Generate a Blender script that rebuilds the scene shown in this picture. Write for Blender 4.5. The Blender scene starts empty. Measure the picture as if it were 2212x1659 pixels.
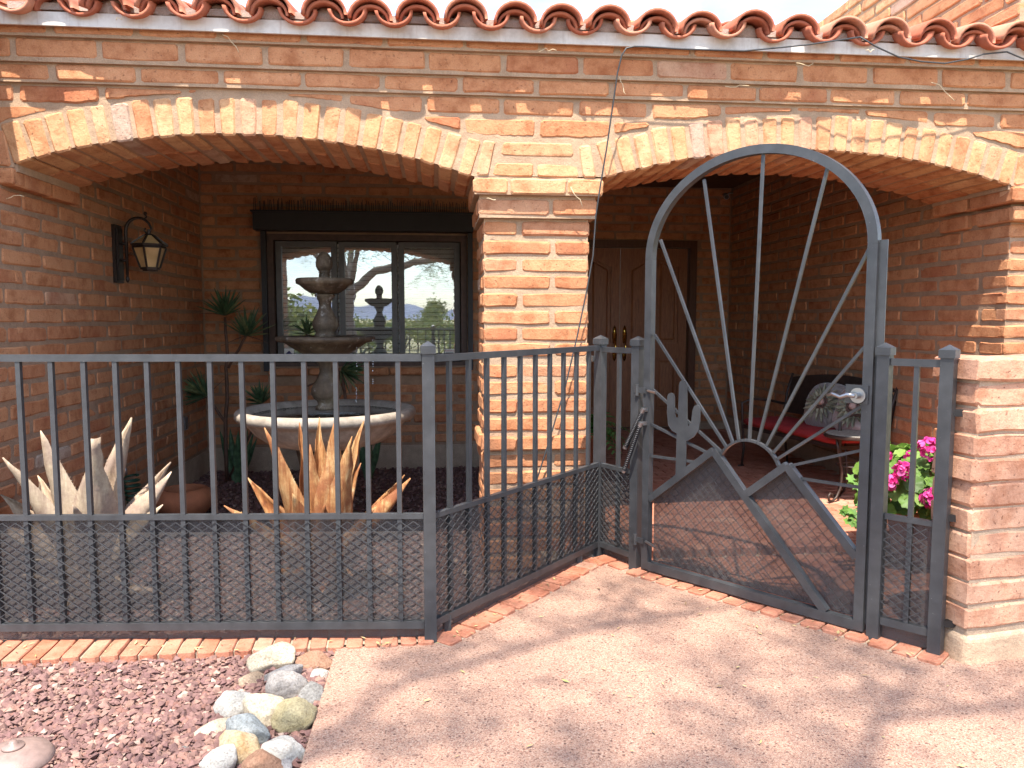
import bpy, bmesh, math, random
from mathutils import Vector, Matrix, noise
random.seed(7)
R_ = random.Random(11)
V = Vector
scene = bpy.context.scene
COL = scene.collection

# ------------------------------------------------------------------ camera
PF = 1655.0                                  # focal length in pixels of a 2212 px wide picture
TH = math.atan(0.1); PI_ = math.atan(140 / 1655.0); CAM_H = 1.38
CD = V((math.sin(TH) * math.cos(PI_), math.cos(TH) * math.cos(PI_), -math.sin(PI_)))
CR = V((math.cos(TH), -math.sin(TH), 0)); CU = CR.cross(CD)
CP = V((0, 0, CAM_H))
cam = bpy.data.cameras.new('camera'); cam.sensor_width = 36; cam.lens = 36 * PF / 2212
cam.clip_start = 0.05; cam.clip_end = 20000
camo = bpy.data.objects.new('camera', cam); COL.objects.link(camo)
camo.matrix_world = Matrix(((CR.x, CU.x, -CD.x, CP.x), (CR.y, CU.y, -CD.y, CP.y), (CR.z, CU.z, -CD.z, CP.z), (0, 0, 0, 1)))
scene.camera = camo

def ray(x, y): return CD + CR * ((x - 1106) / PF) - CU * ((y - 829.5) / PF)
def onY(x, y, Y): v = ray(x, y); return CP + v * (Y / v.y)
def onX(x, y, X): v = ray(x, y); return CP + v * (X / v.x)
def onZ(x, y, Z): v = ray(x, y); return CP + v * ((Z - CAM_H) / v.z)

# ------------------------------------------------------------------ light
SUN = V((0.30, 1.0, -2.28)).normalized()      # the way the light travels
world = bpy.data.worlds.new('World'); scene.world = world; world.use_nodes = True
wn = world.node_tree.nodes; wl = world.node_tree.links
sky = wn.new('ShaderNodeTexSky'); sky.sky_type = 'NISHITA'; sky.sun_disc = False
sky.sun_elevation = math.asin(-SUN.z); sky.sun_rotation = math.atan2(-SUN.x, -SUN.y)
sky.air_density = 1.0; sky.dust_density = 1.0; sky.ozone_density = 1.0
bg = wn['Background']; bg.inputs[1].default_value = 0.15
# thin high cloud
wtc = wn.new('ShaderNodeTexCoord'); wmp = wn.new('ShaderNodeMapping'); wmp.inputs['Scale'].default_value = (1.6, 2.6, 6.0)
wnz = wn.new('ShaderNodeTexNoise'); wnz.inputs['Scale'].default_value = 2.2; wnz.inputs['Detail'].default_value = 8; wnz.inputs['Roughness'].default_value = .62; wnz.inputs['Distortion'].default_value = .6
wrp = wn.new('ShaderNodeValToRGB'); wrp.color_ramp.elements[0].position = .40; wrp.color_ramp.elements[1].position = .74
wmx = wn.new('ShaderNodeMix'); wmx.data_type = 'RGBA'; wmx.inputs[7].default_value = (2.5, 2.8, 3.3, 1)
wfc = wn.new('ShaderNodeMath'); wfc.operation = 'MULTIPLY'; wfc.inputs[1].default_value = .85
wl.new(wtc.outputs['Generated'], wmp.inputs[0]); wl.new(wmp.outputs[0], wnz.inputs['Vector']); wl.new(wnz.outputs['Fac'], wrp.inputs[0]); wl.new(wrp.outputs[0], wfc.inputs[0])
wl.new(wfc.outputs[0], wmx.inputs[0]); wl.new(sky.outputs[0], wmx.inputs[6]); wl.new(wmx.outputs[2], bg.inputs[0])
sun = bpy.data.lights.new('sun', 'SUN'); sun.energy = 3.3; sun.angle = math.radians(0.7); sun.color = (1, 0.93, 0.82)
suno = bpy.data.objects.new('sun', sun); COL.objects.link(suno)
suno.rotation_euler = SUN.to_track_quat('-Z', 'Y').to_euler()
scene.view_settings.view_transform = 'Standard'; scene.view_settings.look = 'None'
scene.view_settings.gamma = 1; scene.view_settings.use_curve_mapping = False
scene.view_settings.exposure = 1.95
scene.cycles.max_bounces = 10; scene.cycles.diffuse_bounces = 5; scene.cycles.transparent_max_bounces = 24
scene.cycles.use_denoising = True
scene.render.film_transparent = False

# ------------------------------------------------------------------ object helpers
W = {}
def put(o, parent=None, world=None):
    COL.objects.link(o)
    W[o.name] = (world or Matrix()).copy()
    if parent is not None:
        o.parent = parent; o.matrix_parent_inverse = W[parent.name].inverted()
    if world is not None: o.matrix_basis = world
    return o
def tag(o, label=None, cat=None, group=None, kind=None):
    if label: o['label'] = label
    if cat: o['category'] = cat
    if group: o['group'] = group
    if kind: o['kind'] = kind
    return o
def thing(name, loc, label, cat, group=None):
    o = bpy.data.objects.new(name, None); o.empty_display_size = 0.1
    return tag(put(o, None, Matrix.Translation(V(loc))), label, cat, group)
def mesh_obj(name, vs, fs, mat, parent=None, smooth=False, kind=None, world=None):
    me = bpy.data.meshes.new(name); me.from_pydata([tuple(v) for v in vs], [], fs)
    if smooth: me.polygons.foreach_set('use_smooth', [True] * len(me.polygons))
    if mat: me.materials.append(mat)
    o = bpy.data.objects.new(name, me)
    if kind: o['kind'] = kind
    return put(o, parent, world)
def share(src, name, parent, world):
    o = bpy.data.objects.new(name, src.data); return put(o, parent, world)

class MB:
    def __init__(s): s.v = []; s.f = []
    def add(s, vs, fs):
        k = len(s.v); s.v += [V(v) for v in vs]; s.f += [tuple(i + k for i in f) for f in fs]; return s
    def box(s, x0, x1, y0, y1, z0, z1):
        return s.add([(x0, y0, z0), (x1, y0, z0), (x1, y1, z0), (x0, y1, z0), (x0, y0, z1), (x1, y0, z1), (x1, y1, z1), (x0, y1, z1)],
                     [(0, 3, 2, 1), (4, 5, 6, 7), (0, 1, 5, 4), (1, 2, 6, 5), (2, 3, 7, 6), (3, 0, 4, 7)])
    def bar(s, A, B, w, h, side=None):
        """Rectangular bar from A to B: w across (along 'side'), h the other way."""
        A = V(A); B = V(B); t = (B - A).normalized()
        sd = V(side) if side is not None else (t.cross(V((0, 0, 1))) if abs(t.z) < .95 else V((1, 0, 0)))
        sd = (sd - t * sd.dot(t)).normalized(); up = t.cross(sd)
        a = sd * w / 2; b = up * h / 2
        return s.add([A - a - b, A + a - b, A + a + b, A - a + b, B - a - b, B + a - b, B + a + b, B - a + b],
                     [(0, 3, 2, 1), (4, 5, 6, 7), (0, 1, 5, 4), (1, 2, 6, 5), (2, 3, 7, 6), (3, 0, 4, 7)])
    def tube(s, path, rad, n=8, cap=True):
        path = [V(p) for p in path]; m = len(path)
        rs = rad if isinstance(rad, (list, tuple)) else [rad] * m
        t = (path[1] - path[0]).normalized()
        a = t.orthogonal().normalized(); k0 = len(s.v)
        for i, p in enumerate(path):
            if i == 0: t = path[1] - p
            elif i == m - 1: t = p - path[i - 1]
            else: t = path[i + 1] - path[i - 1]
            t.normalize(); a = (a - t * a.dot(t)).normalized(); b = t.cross(a)
            for j in range(n):
                an = 2 * math.pi * j / n; s.v.append(p + (a * math.cos(an) + b * math.sin(an)) * rs[i])
        for i in range(m - 1):
            for j in range(n):
                q = (j + 1) % n
                s.f.append((k0 + i * n + j, k0 + i * n + q, k0 + (i + 1) * n + q, k0 + (i + 1) * n + j))
        if cap:
            s.f.append(tuple(k0 + j for j in reversed(range(n)))); s.f.append(tuple(k0 + (m - 1) * n + j for j in range(n)))
        return s
    def lathe(s, prof, c, n=32, mod=None):
        c = V(c); k0 = len(s.v); m = len(prof)
        for (r, z) in prof:
            for j in range(n):
                an = 2 * math.pi * j / n; rr = r * (mod(an, r, z) if mod else 1)
                s.v.append(c + V((rr * math.cos(an), rr * math.sin(an), z)))
        for i in range(m - 1):
            for j in range(n):
                q = (j + 1) % n
                s.f.append((k0 + i * n + j, k0 + i * n + q, k0 + (i + 1) * n + q, k0 + (i + 1) * n + j))
        s.f.append(tuple(k0 + j for j in reversed(range(n)))); s.f.append(tuple(k0 + (m - 1) * n + j for j in range(n)))
        return s
    def prism(s, poly, fr, d0, d1):
        o, U, Vv, N = fr; n = len(poly)
        vs = [o + U * u + Vv * v + N * d0 for u, v in poly] + [o + U * u + Vv * v + N * d1 for u, v in poly]
        fs = [tuple(reversed(range(n))), tuple(range(n, 2 * n))] + [(i, (i + 1) % n, n + (i + 1) % n, n + i) for i in range(n)]
        return s.add(vs, fs)
    def ball(s, c, r, n=8, m=5, sq=(1, 1, 1)):
        c = V(c); k0 = len(s.v)
        for i in range(m + 1):
            ph = math.pi * i / m
            for j in range(n):
                an = 2 * math.pi * j / n
                s.v.append(c + V((r * sq[0] * math.sin(ph) * math.cos(an), r * sq[1] * math.sin(ph) * math.sin(an), -r * sq[2] * math.cos(ph))))
        for i in range(m):
            for j in range(n):
                q = (j + 1) % n
                s.f.append((k0 + i * n + j, k0 + i * n + q, k0 + (i + 1) * n + q, k0 + (i + 1) * n + j))
        return s
    def build(s, name, mat, parent=None, smooth=False, kind=None, world=None):
        return mesh_obj(name, s.v, s.f, mat, parent, smooth, kind, world)

# ------------------------------------------------------------------ materials
class NT:
    """Small wrapper for making a procedural material."""
    def __init__(s, name, rough=.6, metal=0, spec=.5):
        s.m = bpy.data.materials.new(name); s.m.use_nodes = True
        s.n = s.m.node_tree.nodes; s.l = s.m.node_tree.links
        s.b = s.n['Principled BSDF']; s.out = s.n['Material Output']
        s.b.inputs['Roughness'].default_value = rough; s.b.inputs['Metallic'].default_value = metal
        s.b.inputs['Specular IOR Level'].default_value = spec
        s.tc = s.n.new('ShaderNodeTexCoord'); s.co = s.tc.outputs['Object']
    def noise(s, scale, detail=4, rough=.55, co=None, dist=0):
        t = s.n.new('ShaderNodeTexNoise'); t.inputs['Scale'].default_value = scale; t.inputs['Detail'].default_value = detail
        t.inputs['Roughness'].default_value = rough; t.inputs['Distortion'].default_value = dist
        s.l.new(co or s.co, t.inputs['Vector']); return t.outputs['Fac']
    def voro(s, scale, feature='F1', co=None, out='Distance', rnd=1):
        t = s.n.new('ShaderNodeTexVoronoi'); t.feature = feature; t.inputs['Scale'].default_value = scale
        t.inputs['Randomness'].default_value = rnd
        s.l.new(co or s.co, t.inputs['Vector']); return t.outputs[out]
    def scaled(s, sc, rot=(0, 0, 0)):
        t = s.n.new('ShaderNodeMapping'); t.inputs['Scale'].default_value = sc; t.inputs['Rotation'].default_value = rot
        s.l.new(s.co, t.inputs['Vector']); return t.outputs[0]
    def ramp(s, fac, stops, interp='LINEAR'):
        t = s.n.new('ShaderNodeValToRGB'); cr = t.color_ramp; cr.interpolation = interp
        while len(cr.elements) < len(stops): cr.elements.new(.5)
        for e, (p, c) in zip(cr.elements, stops):
            e.position = p; e.color = (*c, 1) if not isinstance(c, (int, float)) else (c, c, c, 1)
        s.l.new(fac, t.inputs[0]); return t.outputs[0]
    def mix(s, fac, a, b, mode='MIX'):
        t = s.n.new('ShaderNodeMix'); t.data_type = 'RGBA'; t.blend_type = mode
        for sock, val in ((t.inputs[0], fac), (t.inputs[6], a), (t.inputs[7], b)):
            if isinstance(val, (int, float)): sock.default_value = val if sock == t.inputs[0] else (val, val, val, 1)
            elif isinstance(val, tuple): sock.default_value = (*val, 1)
            else: s.l.new(val, sock)
        return t.outputs[2]
    def math(s, op, a, b=0.0):
        t = s.n.new('ShaderNodeMath'); t.operation = op
        for sock, val in ((t.inputs[0], a), (t.inputs[1], b)):
            if isinstance(val, (int, float)): sock.default_value = val
            else: s.l.new(val, sock)
        return t.outputs[0]
    def objrand(s): return s.n.new('ShaderNodeObjectInfo').outputs['Random']
    def island(s): return s.n.new('ShaderNodeNewGeometry').outputs['Random Per Island']
    def color(s, c):
        if isinstance(c, tuple): s.b.inputs['Base Color'].default_value = (*c, 1)
        else: s.l.new(c, s.b.inputs['Base Color'])
        return s
    def roughness(s, r): s.l.new(r, s.b.inputs['Roughness']); return s
    def bump(s, h, strength=.4, dist=.01):
        t = s.n.new('ShaderNodeBump'); t.inputs['Strength'].default_value = strength; t.inputs['Distance'].default_value = dist
        s.l.new(h, t.inputs['Height'])
        last = s.b.inputs['Normal'].links
        if last: s.l.new(last[0].from_socket, t.inputs['Normal'])
        s.l.new(t.outputs[0], s.b.inputs['Normal']); return s

def simple(name, c, rough=.6, metal=0, var=.25, scale=12, bump=0, bscale=60, spec=.5, rnd=0):
    m = NT(name, rough, metal, spec)
    lo = tuple(x * (1 - var) for x in c); hi = tuple(min(1, x * (1 + var)) for x in c)
    col = m.ramp(m.noise(scale, 5), [(.3, lo), (.7, hi)])
    if rnd:
        k = m.ramp(m.objrand(), [(0, 1 - rnd), (1, 1 + rnd * .0)])
        col = m.mix(1.0, col, k, 'MULTIPLY')
    m.color(col)
    if bump: m.bump(m.noise(bscale, 4), bump, .004)
    return m.m

def brick_mat(name, stops, pit=.5, rough=.92):
    m = NT(name, rough, 0, .2)
    r = m.objrand()
    base = m.ramp(r, stops)
    # every brick gets its own piece of the noise
    add = m.n.new('ShaderNodeVectorMath'); add.operation = 'ADD'
    sc = m.n.new('ShaderNodeVectorMath'); sc.operation = 'SCALE'; sc.inputs[0].default_value = (37, 91, 53)
    m.l.new(r, sc.inputs['Scale']); m.l.new(m.co, add.inputs[0]); m.l.new(sc.outputs[0], add.inputs[1]); co = add.outputs[0]
    blotch = m.ramp(m.noise(9, 6, .68, co), [(.32, (.70, .58, .52)), (.52, (1, 1, 1)), (.70, (1.08, 1.14, 1.16))])
    col = m.mix(1, base, blotch, 'MULTIPLY')
    burn = m.ramp(m.noise(3.2, 3, .5, co), [(.56, 0.0), (.72, .55)])
    col = m.mix(burn, col, (.34, .10, .05))
    pits = m.ramp(m.noise(70, 3, .6, co), [(.30, 0.0), (.37, 1.0)])
    fine = m.ramp(m.noise(160, 4, .7, co), [(.3, (.80, .78, .76)), (.7, (1.06, 1.06, 1.05))])
    col = m.mix(1, col, fine, 'MULTIPLY')
    col = m.mix(m.math('MULTIPLY', m.math('SUBTRACT', 1, pits), .55), col, (.12, .045, .03))
    dust = m.ramp(m.noise(11, 6, .7, co), [(.62, 0.0), (.82, .22)])
    col = m.mix(dust, col, (.50, .38, .29))
    m.color(col)
    m.bump(pits, pit, .005); m.bump(m.noise(38, 7, .7, co), .8, .008); m.bump(m.noise(220, 3, .6, co), .35, .0015)
    return m.m

BST = [(0, (.49, .215, .105)), (.25, (.55, .26, .13)), (.5, (.52, .235, .117)), (.72, (.58, .285, .148)), (.93, (.48, .20, .098)), (.99, (.55, .29, .17)), (1, (.47, .37, .29))]
M = {}
M['brick'] = brick_mat('burnt adobe brick', BST)
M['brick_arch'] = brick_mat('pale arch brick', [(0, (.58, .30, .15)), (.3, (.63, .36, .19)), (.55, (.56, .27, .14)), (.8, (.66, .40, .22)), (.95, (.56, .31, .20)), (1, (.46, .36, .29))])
M['brick_garden'] = brick_mat('weathered garden wall brick', [(0, (.54, .29, .19)), (.5, (.60, .35, .235)), (1, (.52, .28, .19))], .7)
M['paver'] = brick_mat('red paver brick', [(0, (.42, .165, .105)), (.4, (.47, .21, .135)), (.8, (.44, .18, .115)), (1, (.50, .26, .18))], .3)
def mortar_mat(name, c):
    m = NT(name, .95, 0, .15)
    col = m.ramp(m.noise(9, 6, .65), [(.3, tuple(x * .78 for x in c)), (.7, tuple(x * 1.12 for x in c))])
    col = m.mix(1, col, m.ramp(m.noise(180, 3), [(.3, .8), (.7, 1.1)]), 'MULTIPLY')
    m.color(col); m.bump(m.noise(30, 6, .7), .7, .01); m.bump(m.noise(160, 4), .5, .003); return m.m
M['mortar'] = mortar_mat('sunlit tan mortar', (.43, .295, .195))  # front and pillar joints: sunlit look put into a lighter colour
M['mortar_shade'] = mortar_mat('shade toned mortar', (.36, .235, .155))  # same mortar darkened: porch shade put into the colour of inner walls
M['mortar_edge'] = mortar_mat('sandy joint mortar', (.40, .31, .23))
M['stucco'] = mortar_mat('tan stucco base', (.46, .34, .24))
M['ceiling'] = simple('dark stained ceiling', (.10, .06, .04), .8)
M['iron'] = None
def iron_mat():
    m = NT('charcoal painted iron', .42, 0, .5)
    col = m.ramp(m.noise(14, 5, .6), [(.3, (.030, .032, .035)), (.7, (.050, .052, .056))])
    sp = m.ramp(m.noise(90, 3, .6), [(.70, 0.0), (.76, .6)])
    m.color(m.mix(sp, col, (.22, .21, .20)))
    m.roughness(m.ramp(m.noise(20, 4), [(.3, .34), (.7, .52)])); m.bump(m.noise(120, 3), .12, .002); return m.m
M['iron'] = iron_mat()
M['black'] = simple('matt black metal', (.012, .012, .013), .5, 0, .3, 30)
M['wood_dark'] = simple('dark brown painted wood', (.075, .042, .030), .6, 0, .3, 20)

def tile_mat():
    m = NT('clay roof tile', .95, 0, .12)
    col = m.ramp(m.objrand(), [(0, (.36, .115, .070)), (.3, (.46, .17, .105)), (.6, (.40, .135, .085)), (.8, (.54, .25, .165)), (1, (.44, .20, .14))])
    col = m.mix(1, col, m.ramp(m.noise(9, 6, .65), [(.3, (.7, .68, .66)), (.7, (1.1, 1.08, 1.05))]), 'MULTIPLY')
    col = m.mix(m.ramp(m.noise(4, 6, .7), [(.62, 0.0), (.8, .35)]), col, (.45, .33, .27))
    m.color(col); m.bump(m.noise(60, 5, .6), .4, .004); return m.m
M['tile'] = tile_mat()
M['birdstop'] = mortar_mat('grey eave mortar', (.40, .32, .27))
def gutter_mat():
    m = NT('weathered white drip edge', .45, 0, .5)
    col = m.ramp(m.noise(6, 6, .7), [(.3, (.40, .36, .32)), (.55, (.58, .55, .51)), (.8, (.66, .63, .59))])
    st = m.ramp(m.noise(3, 5, .7, m.scaled((14, 1, 1.0))), [(.55, 0.0), (.75, .5)])
    m.color(m.mix(st, col, (.30, .20, .15))); m.bump(m.noise(30, 4), .15, .003); return m.m
M['gutter'] = gutter_mat()

def concrete_agg():
    m = NT('exposed aggregate concrete', .85, 0, .3)
    big = m.ramp(m.noise(1.6, 6, .65), [(.3, (0.268, 0.164, 0.118)), (.7, (0.317, 0.201, 0.148))])
    v = m.voro(230, out='Color'); sep = m.n.new('ShaderNodeSeparateColor'); m.l.new(v, sep.inputs[0])
    st = m.ramp(sep.outputs[0], [(0, (0.079, 0.041, 0.032)), (.05, (0.129, 0.061, 0.045)), (.12, (0.237, 0.127, 0.092)), (.3, (0.296, 0.177, 0.126)), (.62, (0.355, 0.233, 0.172)), (.86, (0.395, 0.283, 0.222)), (.95, (0.272, 0.131, 0.096)), (1, (0.455, 0.352, 0.294))], 'CONSTANT')
    col = m.mix(.68, big, st)
    v2 = m.voro(60, out='Color'); s2 = m.n.new('ShaderNodeSeparateColor'); m.l.new(v2, s2.inputs[0])
    d2 = m.voro(60)
    dots = m.math('MULTIPLY', m.ramp(s2.outputs[1], [(.80, 0.0), (.81, 1.0)]), m.ramp(d2, [(.24, 1.0), (.34, 0.0)]))
    col = m.mix(m.math('MULTIPLY', dots, .85), col, (0.093, 0.047, 0.038))
    m.color(col); m.bump(m.voro(230), .3, .003); m.bump(m.noise(40, 5), .3, .004); return m.m
M['aggregate'] = concrete_agg()
def rock_mat(name, stops, island=True):
    m = NT(name, .9, 0, .25)
    col = m.ramp(m.island() if island else m.objrand(), stops)
    col = m.mix(1, col, m.ramp(m.noise(60, 5, .7), [(.3, (.72, .7, .7)), (.7, (1.15, 1.12, 1.1))]), 'MULTIPLY')
    m.color(col); m.bump(m.noise(140, 5, .7), .6, .003); return m.m
M['gravel'] = rock_mat('crushed red gravel', [(0, (0.136, 0.078, 0.073)), (.25, (0.208, 0.122, 0.107)), (.5, (0.168, 0.092, 0.087)), (.7, (0.264, 0.163, 0.133)), (.86, (0.216, 0.111, 0.089)), (.95, (0.320, 0.215, 0.170)), (1, (0.416, 0.318, 0.259))])
M['gravel_bed'] = simple('gravel bed soil', (.19, .11, .09), .95, 0, .35, 40, .6, 90)
M['desert'] = simple('dry desert ground', (.27, .24, .12), .95, 0, .35, .05)

def leafy(name, stops, rough=.5, trans=.25):
    m = NT(name, rough, 0, .4)
    col = m.ramp(m.island(), stops)
    col = m.mix(1, col, m.ramp(m.noise(30, 3), [(.3, .8), (.7, 1.15)]), 'MULTIPLY')
    m.color(col)
    if trans:
        tr = m.n.new('ShaderNodeBsdfTranslucent'); mx = m.n.new('ShaderNodeMixShader'); mx.inputs[0].default_value = trans
        m.l.new(col, tr.inputs[0]); m.l.new(m.b.outputs[0], mx.inputs[1]); m.l.new(tr.outputs[0], mx.inputs[2]); m.l.new(mx.outputs[0], m.out.inputs[0])
    return m.m
M['mesquite_leaf'] = leafy('feathery tree leaf', [(0, (.10, .15, .03)), (.5, (.15, .20, .05)), (1, (.21, .24, .07))])
M['shrub_leaf'] = leafy('desert shrub leaf', [(0, (.12, .16, .04)), (.5, (.19, .22, .06)), (1, (.26, .26, .08))])
M['bark'] = simple('grey brown bark', (.16, .12, .09), .95, 0, .4, 9, .9, 25)

def screen_mat(name, fac, c):
    m = NT(name, .6)
    m.color(c)
    t = m.n.new('ShaderNodeBsdfTransparent'); mx = m.n.new('ShaderNodeMixShader')
    m.l.new(m.ramp(m.noise(900, 2, .5), [(.35, fac - .18), (.65, min(1, fac + .14))]), mx.inputs[0])   # tiny holes
    m.l.new(t.outputs[0], mx.inputs[1]); m.l.new(m.b.outputs[0], mx.inputs[2]); m.l.new(mx.outputs[0], m.out.inputs[0]); return m.m
M['screen'] = screen_mat('fine perforated screen', .89, (.058, .052, .051))

# ------------------------------------------------------------------ bricks
def brick_mesh(poly, fr, depth, jit, ch, rnd, lift=0.0):
    o, U, Vv, N = fr
    n = len(poly); pts = []
    for i in range(n):
        a = V(poly[i]).to_2d() if len(poly[i]) > 2 else V((poly[i][0], poly[i][1])); b = V((poly[(i + 1) % n][0], poly[(i + 1) % n][1]))
        e = b - a; L = e.length
        if L < .03: pts.append(a + e * .5); continue
        c = min(.011, L * .2); k = max(1, int(round((L - 2 * c) / .11)))
        for j in range(k + 1): pts.append(a + e * ((c + (L - 2 * c) * j / k) / L))
    us = [p.x for p in pts]; vs_ = [p.y for p in pts]
    cu = (min(us) + max(us)) / 2; cv = (min(vs_) + max(vs_)) / 2
    hu = max(.012, (max(us) - min(us)) / 2); hv = max(.012, (max(vs_) - min(vs_)) / 2)
    fu = 1 - min(.5, ch / hu); fv = 1 - min(.5, ch / hv)
    P = [(p.x + rnd.uniform(-jit, jit), p.y + rnd.uniform(-jit, jit)) for p in pts]
    m = len(P); tilt_u = rnd.uniform(-.004, .004) / hu; tilt_v = rnd.uniform(-.0025, .0025) / hv
    out = []
    for (u, v) in P: out.append(o + U * u + Vv * v - N * depth)
    for (u, v) in P: out.append(o + U * u + Vv * v + N * (lift - ch * .9))
    for (u, v) in P:
        u2 = cu + (u - cu) * fu; v2 = cv + (v - cv) * fv
        out.append(o + U * u2 + Vv * v2 + N * (lift + rnd.uniform(-.0012, .0012) + (u2 - cu) * tilt_u + (v2 - cv) * tilt_v))
    fs = []
    for i in range(m):
        j = (i + 1) % m
        fs.append((i, j, m + j, m + i)); fs.append((m + i, m + j, 2 * m + j, 2 * m + i))
    fs.append(tuple(range(2 * m, 3 * m)))
    return out, fs
def brick(poly, fr, depth, parent, mat, jit=.0035, ch=.008, lift=None, name='brick'):
    # the polygon must run anticlockwise seen from N
    lf = R_.uniform(-.003, .004) if lift is None else lift
    vs, fs = brick_mesh(poly, fr, depth, jit, ch, R_, lf)
    if fr[1].cross(fr[2]).dot(fr[3]) < 0: fs = [tuple(reversed(f)) for f in fs]
    return mesh_obj(name, vs, fs, mat, parent)
def rect(u0, u1, v0, v1): return [(u0, v0), (u1, v0), (u1, v1), (u0, v1)]

def lay(parent, fr, u0, u1, rows, mat, L=.404, J=.024, start=None, holes=(), clip=None, depth=.06, jit=.0035, lifts=None):
    """Lay courses of bricks on the plane fr between u0 and u1; rows are (v0, v1); holes are (u0, u1, v0, v1)."""
    for i, (v0, v1) in enumerate(rows):
        off = (start[i] if start else (0 if i % 2 else .214))
        off += R_.uniform(-.015, .015)
        u = u0 - ((u0 - off) % (L + J))
        while u < u1:
            a = max(u, u0); b = min(u + L + R_.uniform(-.012, .006), u1); u += L + J
            spans = [(a, b)]
            for (h0, h1, g0, g1) in holes:
                if g1 > v0 + .02 and g0 < v1 - .02:
                    nsp = []
                    for (s0, s1) in spans:
                        if h1 <= s0 or h0 >= s1: nsp.append((s0, s1))
                        else:
                            if h0 - s0 > .03: nsp.append((s0, h0))
                            if s1 - h1 > .03: nsp.append((h1, s1))
                    spans = nsp
            for (s0, s1) in spans:
                if s1 - s0 < .03: continue
                dv = R_.uniform(-.003, .003)
                poly = rect(s0, s1, v0 + dv, v1 + dv)
                if clip:
                    poly = clip(s0, s1, v0 + dv, v1 + dv)
                    if not poly: continue
                brick(poly, fr, depth, parent, mat, jit, lift=(lifts[i] if lifts else None))
def rows_between(z0, z1, pitch=.104, h=.080):
    n = int(round((z1 - z0) / pitch)); p = (z1 - z0) / n
    return [(z0 + i * p + (p - h) / 2, z0 + i * p + (p + h) / 2) for i in range(n)]

# ================================================================== the setting
F = 4.40                                     # plane of the arcade front
XL, XR = -2.286, 3.55                        # faces of the two end walls of the porch
YW, YD = 7.90, 9.05                          # wall with the window, wall with the doors
ZG = -0.14                                   # gravel bed inside the fence
X0, Z0 = V((1, 0, 0)), V((0, 0, 1)); Y0 = V((0, 1, 0))

POST1 = V((-.031, 3.243, 0)); POST2 = V((.951, 4.361, 0)); POST3 = V((1.10, 4.09, 0))
POST4 = V((1.894, 3.066, 0)); POST5 = V((2.054, 2.886, 0)); FL = V((-2.75, 3.466, 0))
GW = V((2.125, 2.80, 0)); GWA = math.radians(9)      # corner and turn of the garden wall

# ground to the horizon
mb = MB(); R0 = 9000
ring = [(R0 * math.cos(2 * math.pi * i / 48), R0 * math.sin(2 * math.pi * i / 48), -.32) for i in range(48)]
mb.add(ring, [tuple(range(48))]); tag(mb.build('desert_ground', M['desert']), 'dry scrub desert ground reaching to the mountains', 'ground', kind='structure')

# concrete walk
mb = MB()
wpoly = [(-.43, -9), (7, -9), (7, 2.95), (2.3, 2.95), (2.06, 2.90), (1.14, 4.06), (.95, 4.33), (-.01, 3.235), (-.43, 3.235)]
mb.prism(wpoly, (V((0, 0, 0)), X0, Y0, Z0), -.25, -.012)
tag(mb.build('walkway', M['aggregate']), 'pinkish exposed aggregate concrete walk in front of the gate', 'walkway', kind='structure')

# soil under the gravel
mb = MB(); mb.box(-9, -.43, -6, 3.30, -.30, -.034)
tag(mb.build('gravel_ground', M['gravel_bed']), 'dark soil under the red gravel beside the walk', 'ground', kind='structure')
mb = MB(); mb.prism([(XL - .3, 3.33), (-.05, 3.30), (.62, 4.08), (.62, 9.3), (XL - .3, 9.3)], (V((0, 0, 0)), X0, Y0, Z0), -.30, ZG - .022)
tag(mb.build('planter_ground', M['gravel_bed']), 'soil of the gravel planter inside the iron fence', 'ground', kind='structure')

# porch floor and inner court
mb = MB(); mb.prism([(.62, 4.08), (.97, 4.30), (1.16, 4.10), (2.08, 2.93), (XR + .3, 2.93), (XR + .3, 9.3), (.62, 9.3)], (V((0, 0, 0)), X0, Y0, Z0), -.28, -.016)
mb.box(.66, XR + .2, 4.36, 9.25, -.02, .018)
floor = tag(mb.build('porch_floor', M['mortar_edge']), 'red brick paved porch floor behind the gate', 'floor', kind='structure')
pv = MB(); pv.prism(rect(-.098, .098, -.047, .047), (V((0, 0, 0)), X0, Y0, Z0), -.03, 0)
src = None
def in_poly(x, y, poly):
    c = False; n = len(poly)
    for i in range(n):
        x1, y1 = poly[i]; x2, y2 = poly[(i + 1) % n]
        if (y1 > y) != (y2 > y) and x < (x2 - x1) * (y - y1) / (y2 - y1) + x1: c = not c
    return c
court = [(1.0, 4.30), (1.17, 4.13), (2.09, 2.97), (XR, 2.97), (XR, 4.32), (1.0, 4.32)]
paver_src = None; far = MB(); npv = 0
def paver(x, y, z, ang):
    global paver_src, npv
    w = Matrix.Translation((x, y, z + R_.uniform(-.002, .002))) @ Matrix.Rotation(ang + R_.uniform(-.01, .01), 4, 'Z')
    if paver_src is None:
        o, U, Vv, N = V((0, 0, 0)), X0, Y0, Z0
        vs, fs = brick_mesh(rect(-.098, .098, -.046, .046), (o, U, Vv, N), .03, .002, .006, R_)
        paver_src = mesh_obj('brick', vs, fs, M['paver'], floor, world=w)
    else: share(paver_src, 'brick', floor, w)
    npv += 1
for j in range(70):
    y = 2.99 + j * .1
    for i in range(20):
        x = .75 + i * .204 + (j % 2) * .102
        if in_poly(x, y, court) and y < 4.27 and x < XR - .1 and npv < 130: paver(x, y, 0.0, 0)
for j in range(48):
    y = 4.42 + j * .1
    for i in range(14):
        x = .78 + i * .204 + (j % 2) * .102
        if x > XR - .1: continue
        if y < 5.9 and x > 1.3 and npv < 300: paver(x, y, .034, 0)
        elif y < YD: far.box(x - .097, x + .097, y - .046, y + .046, .01, .034)
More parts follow.
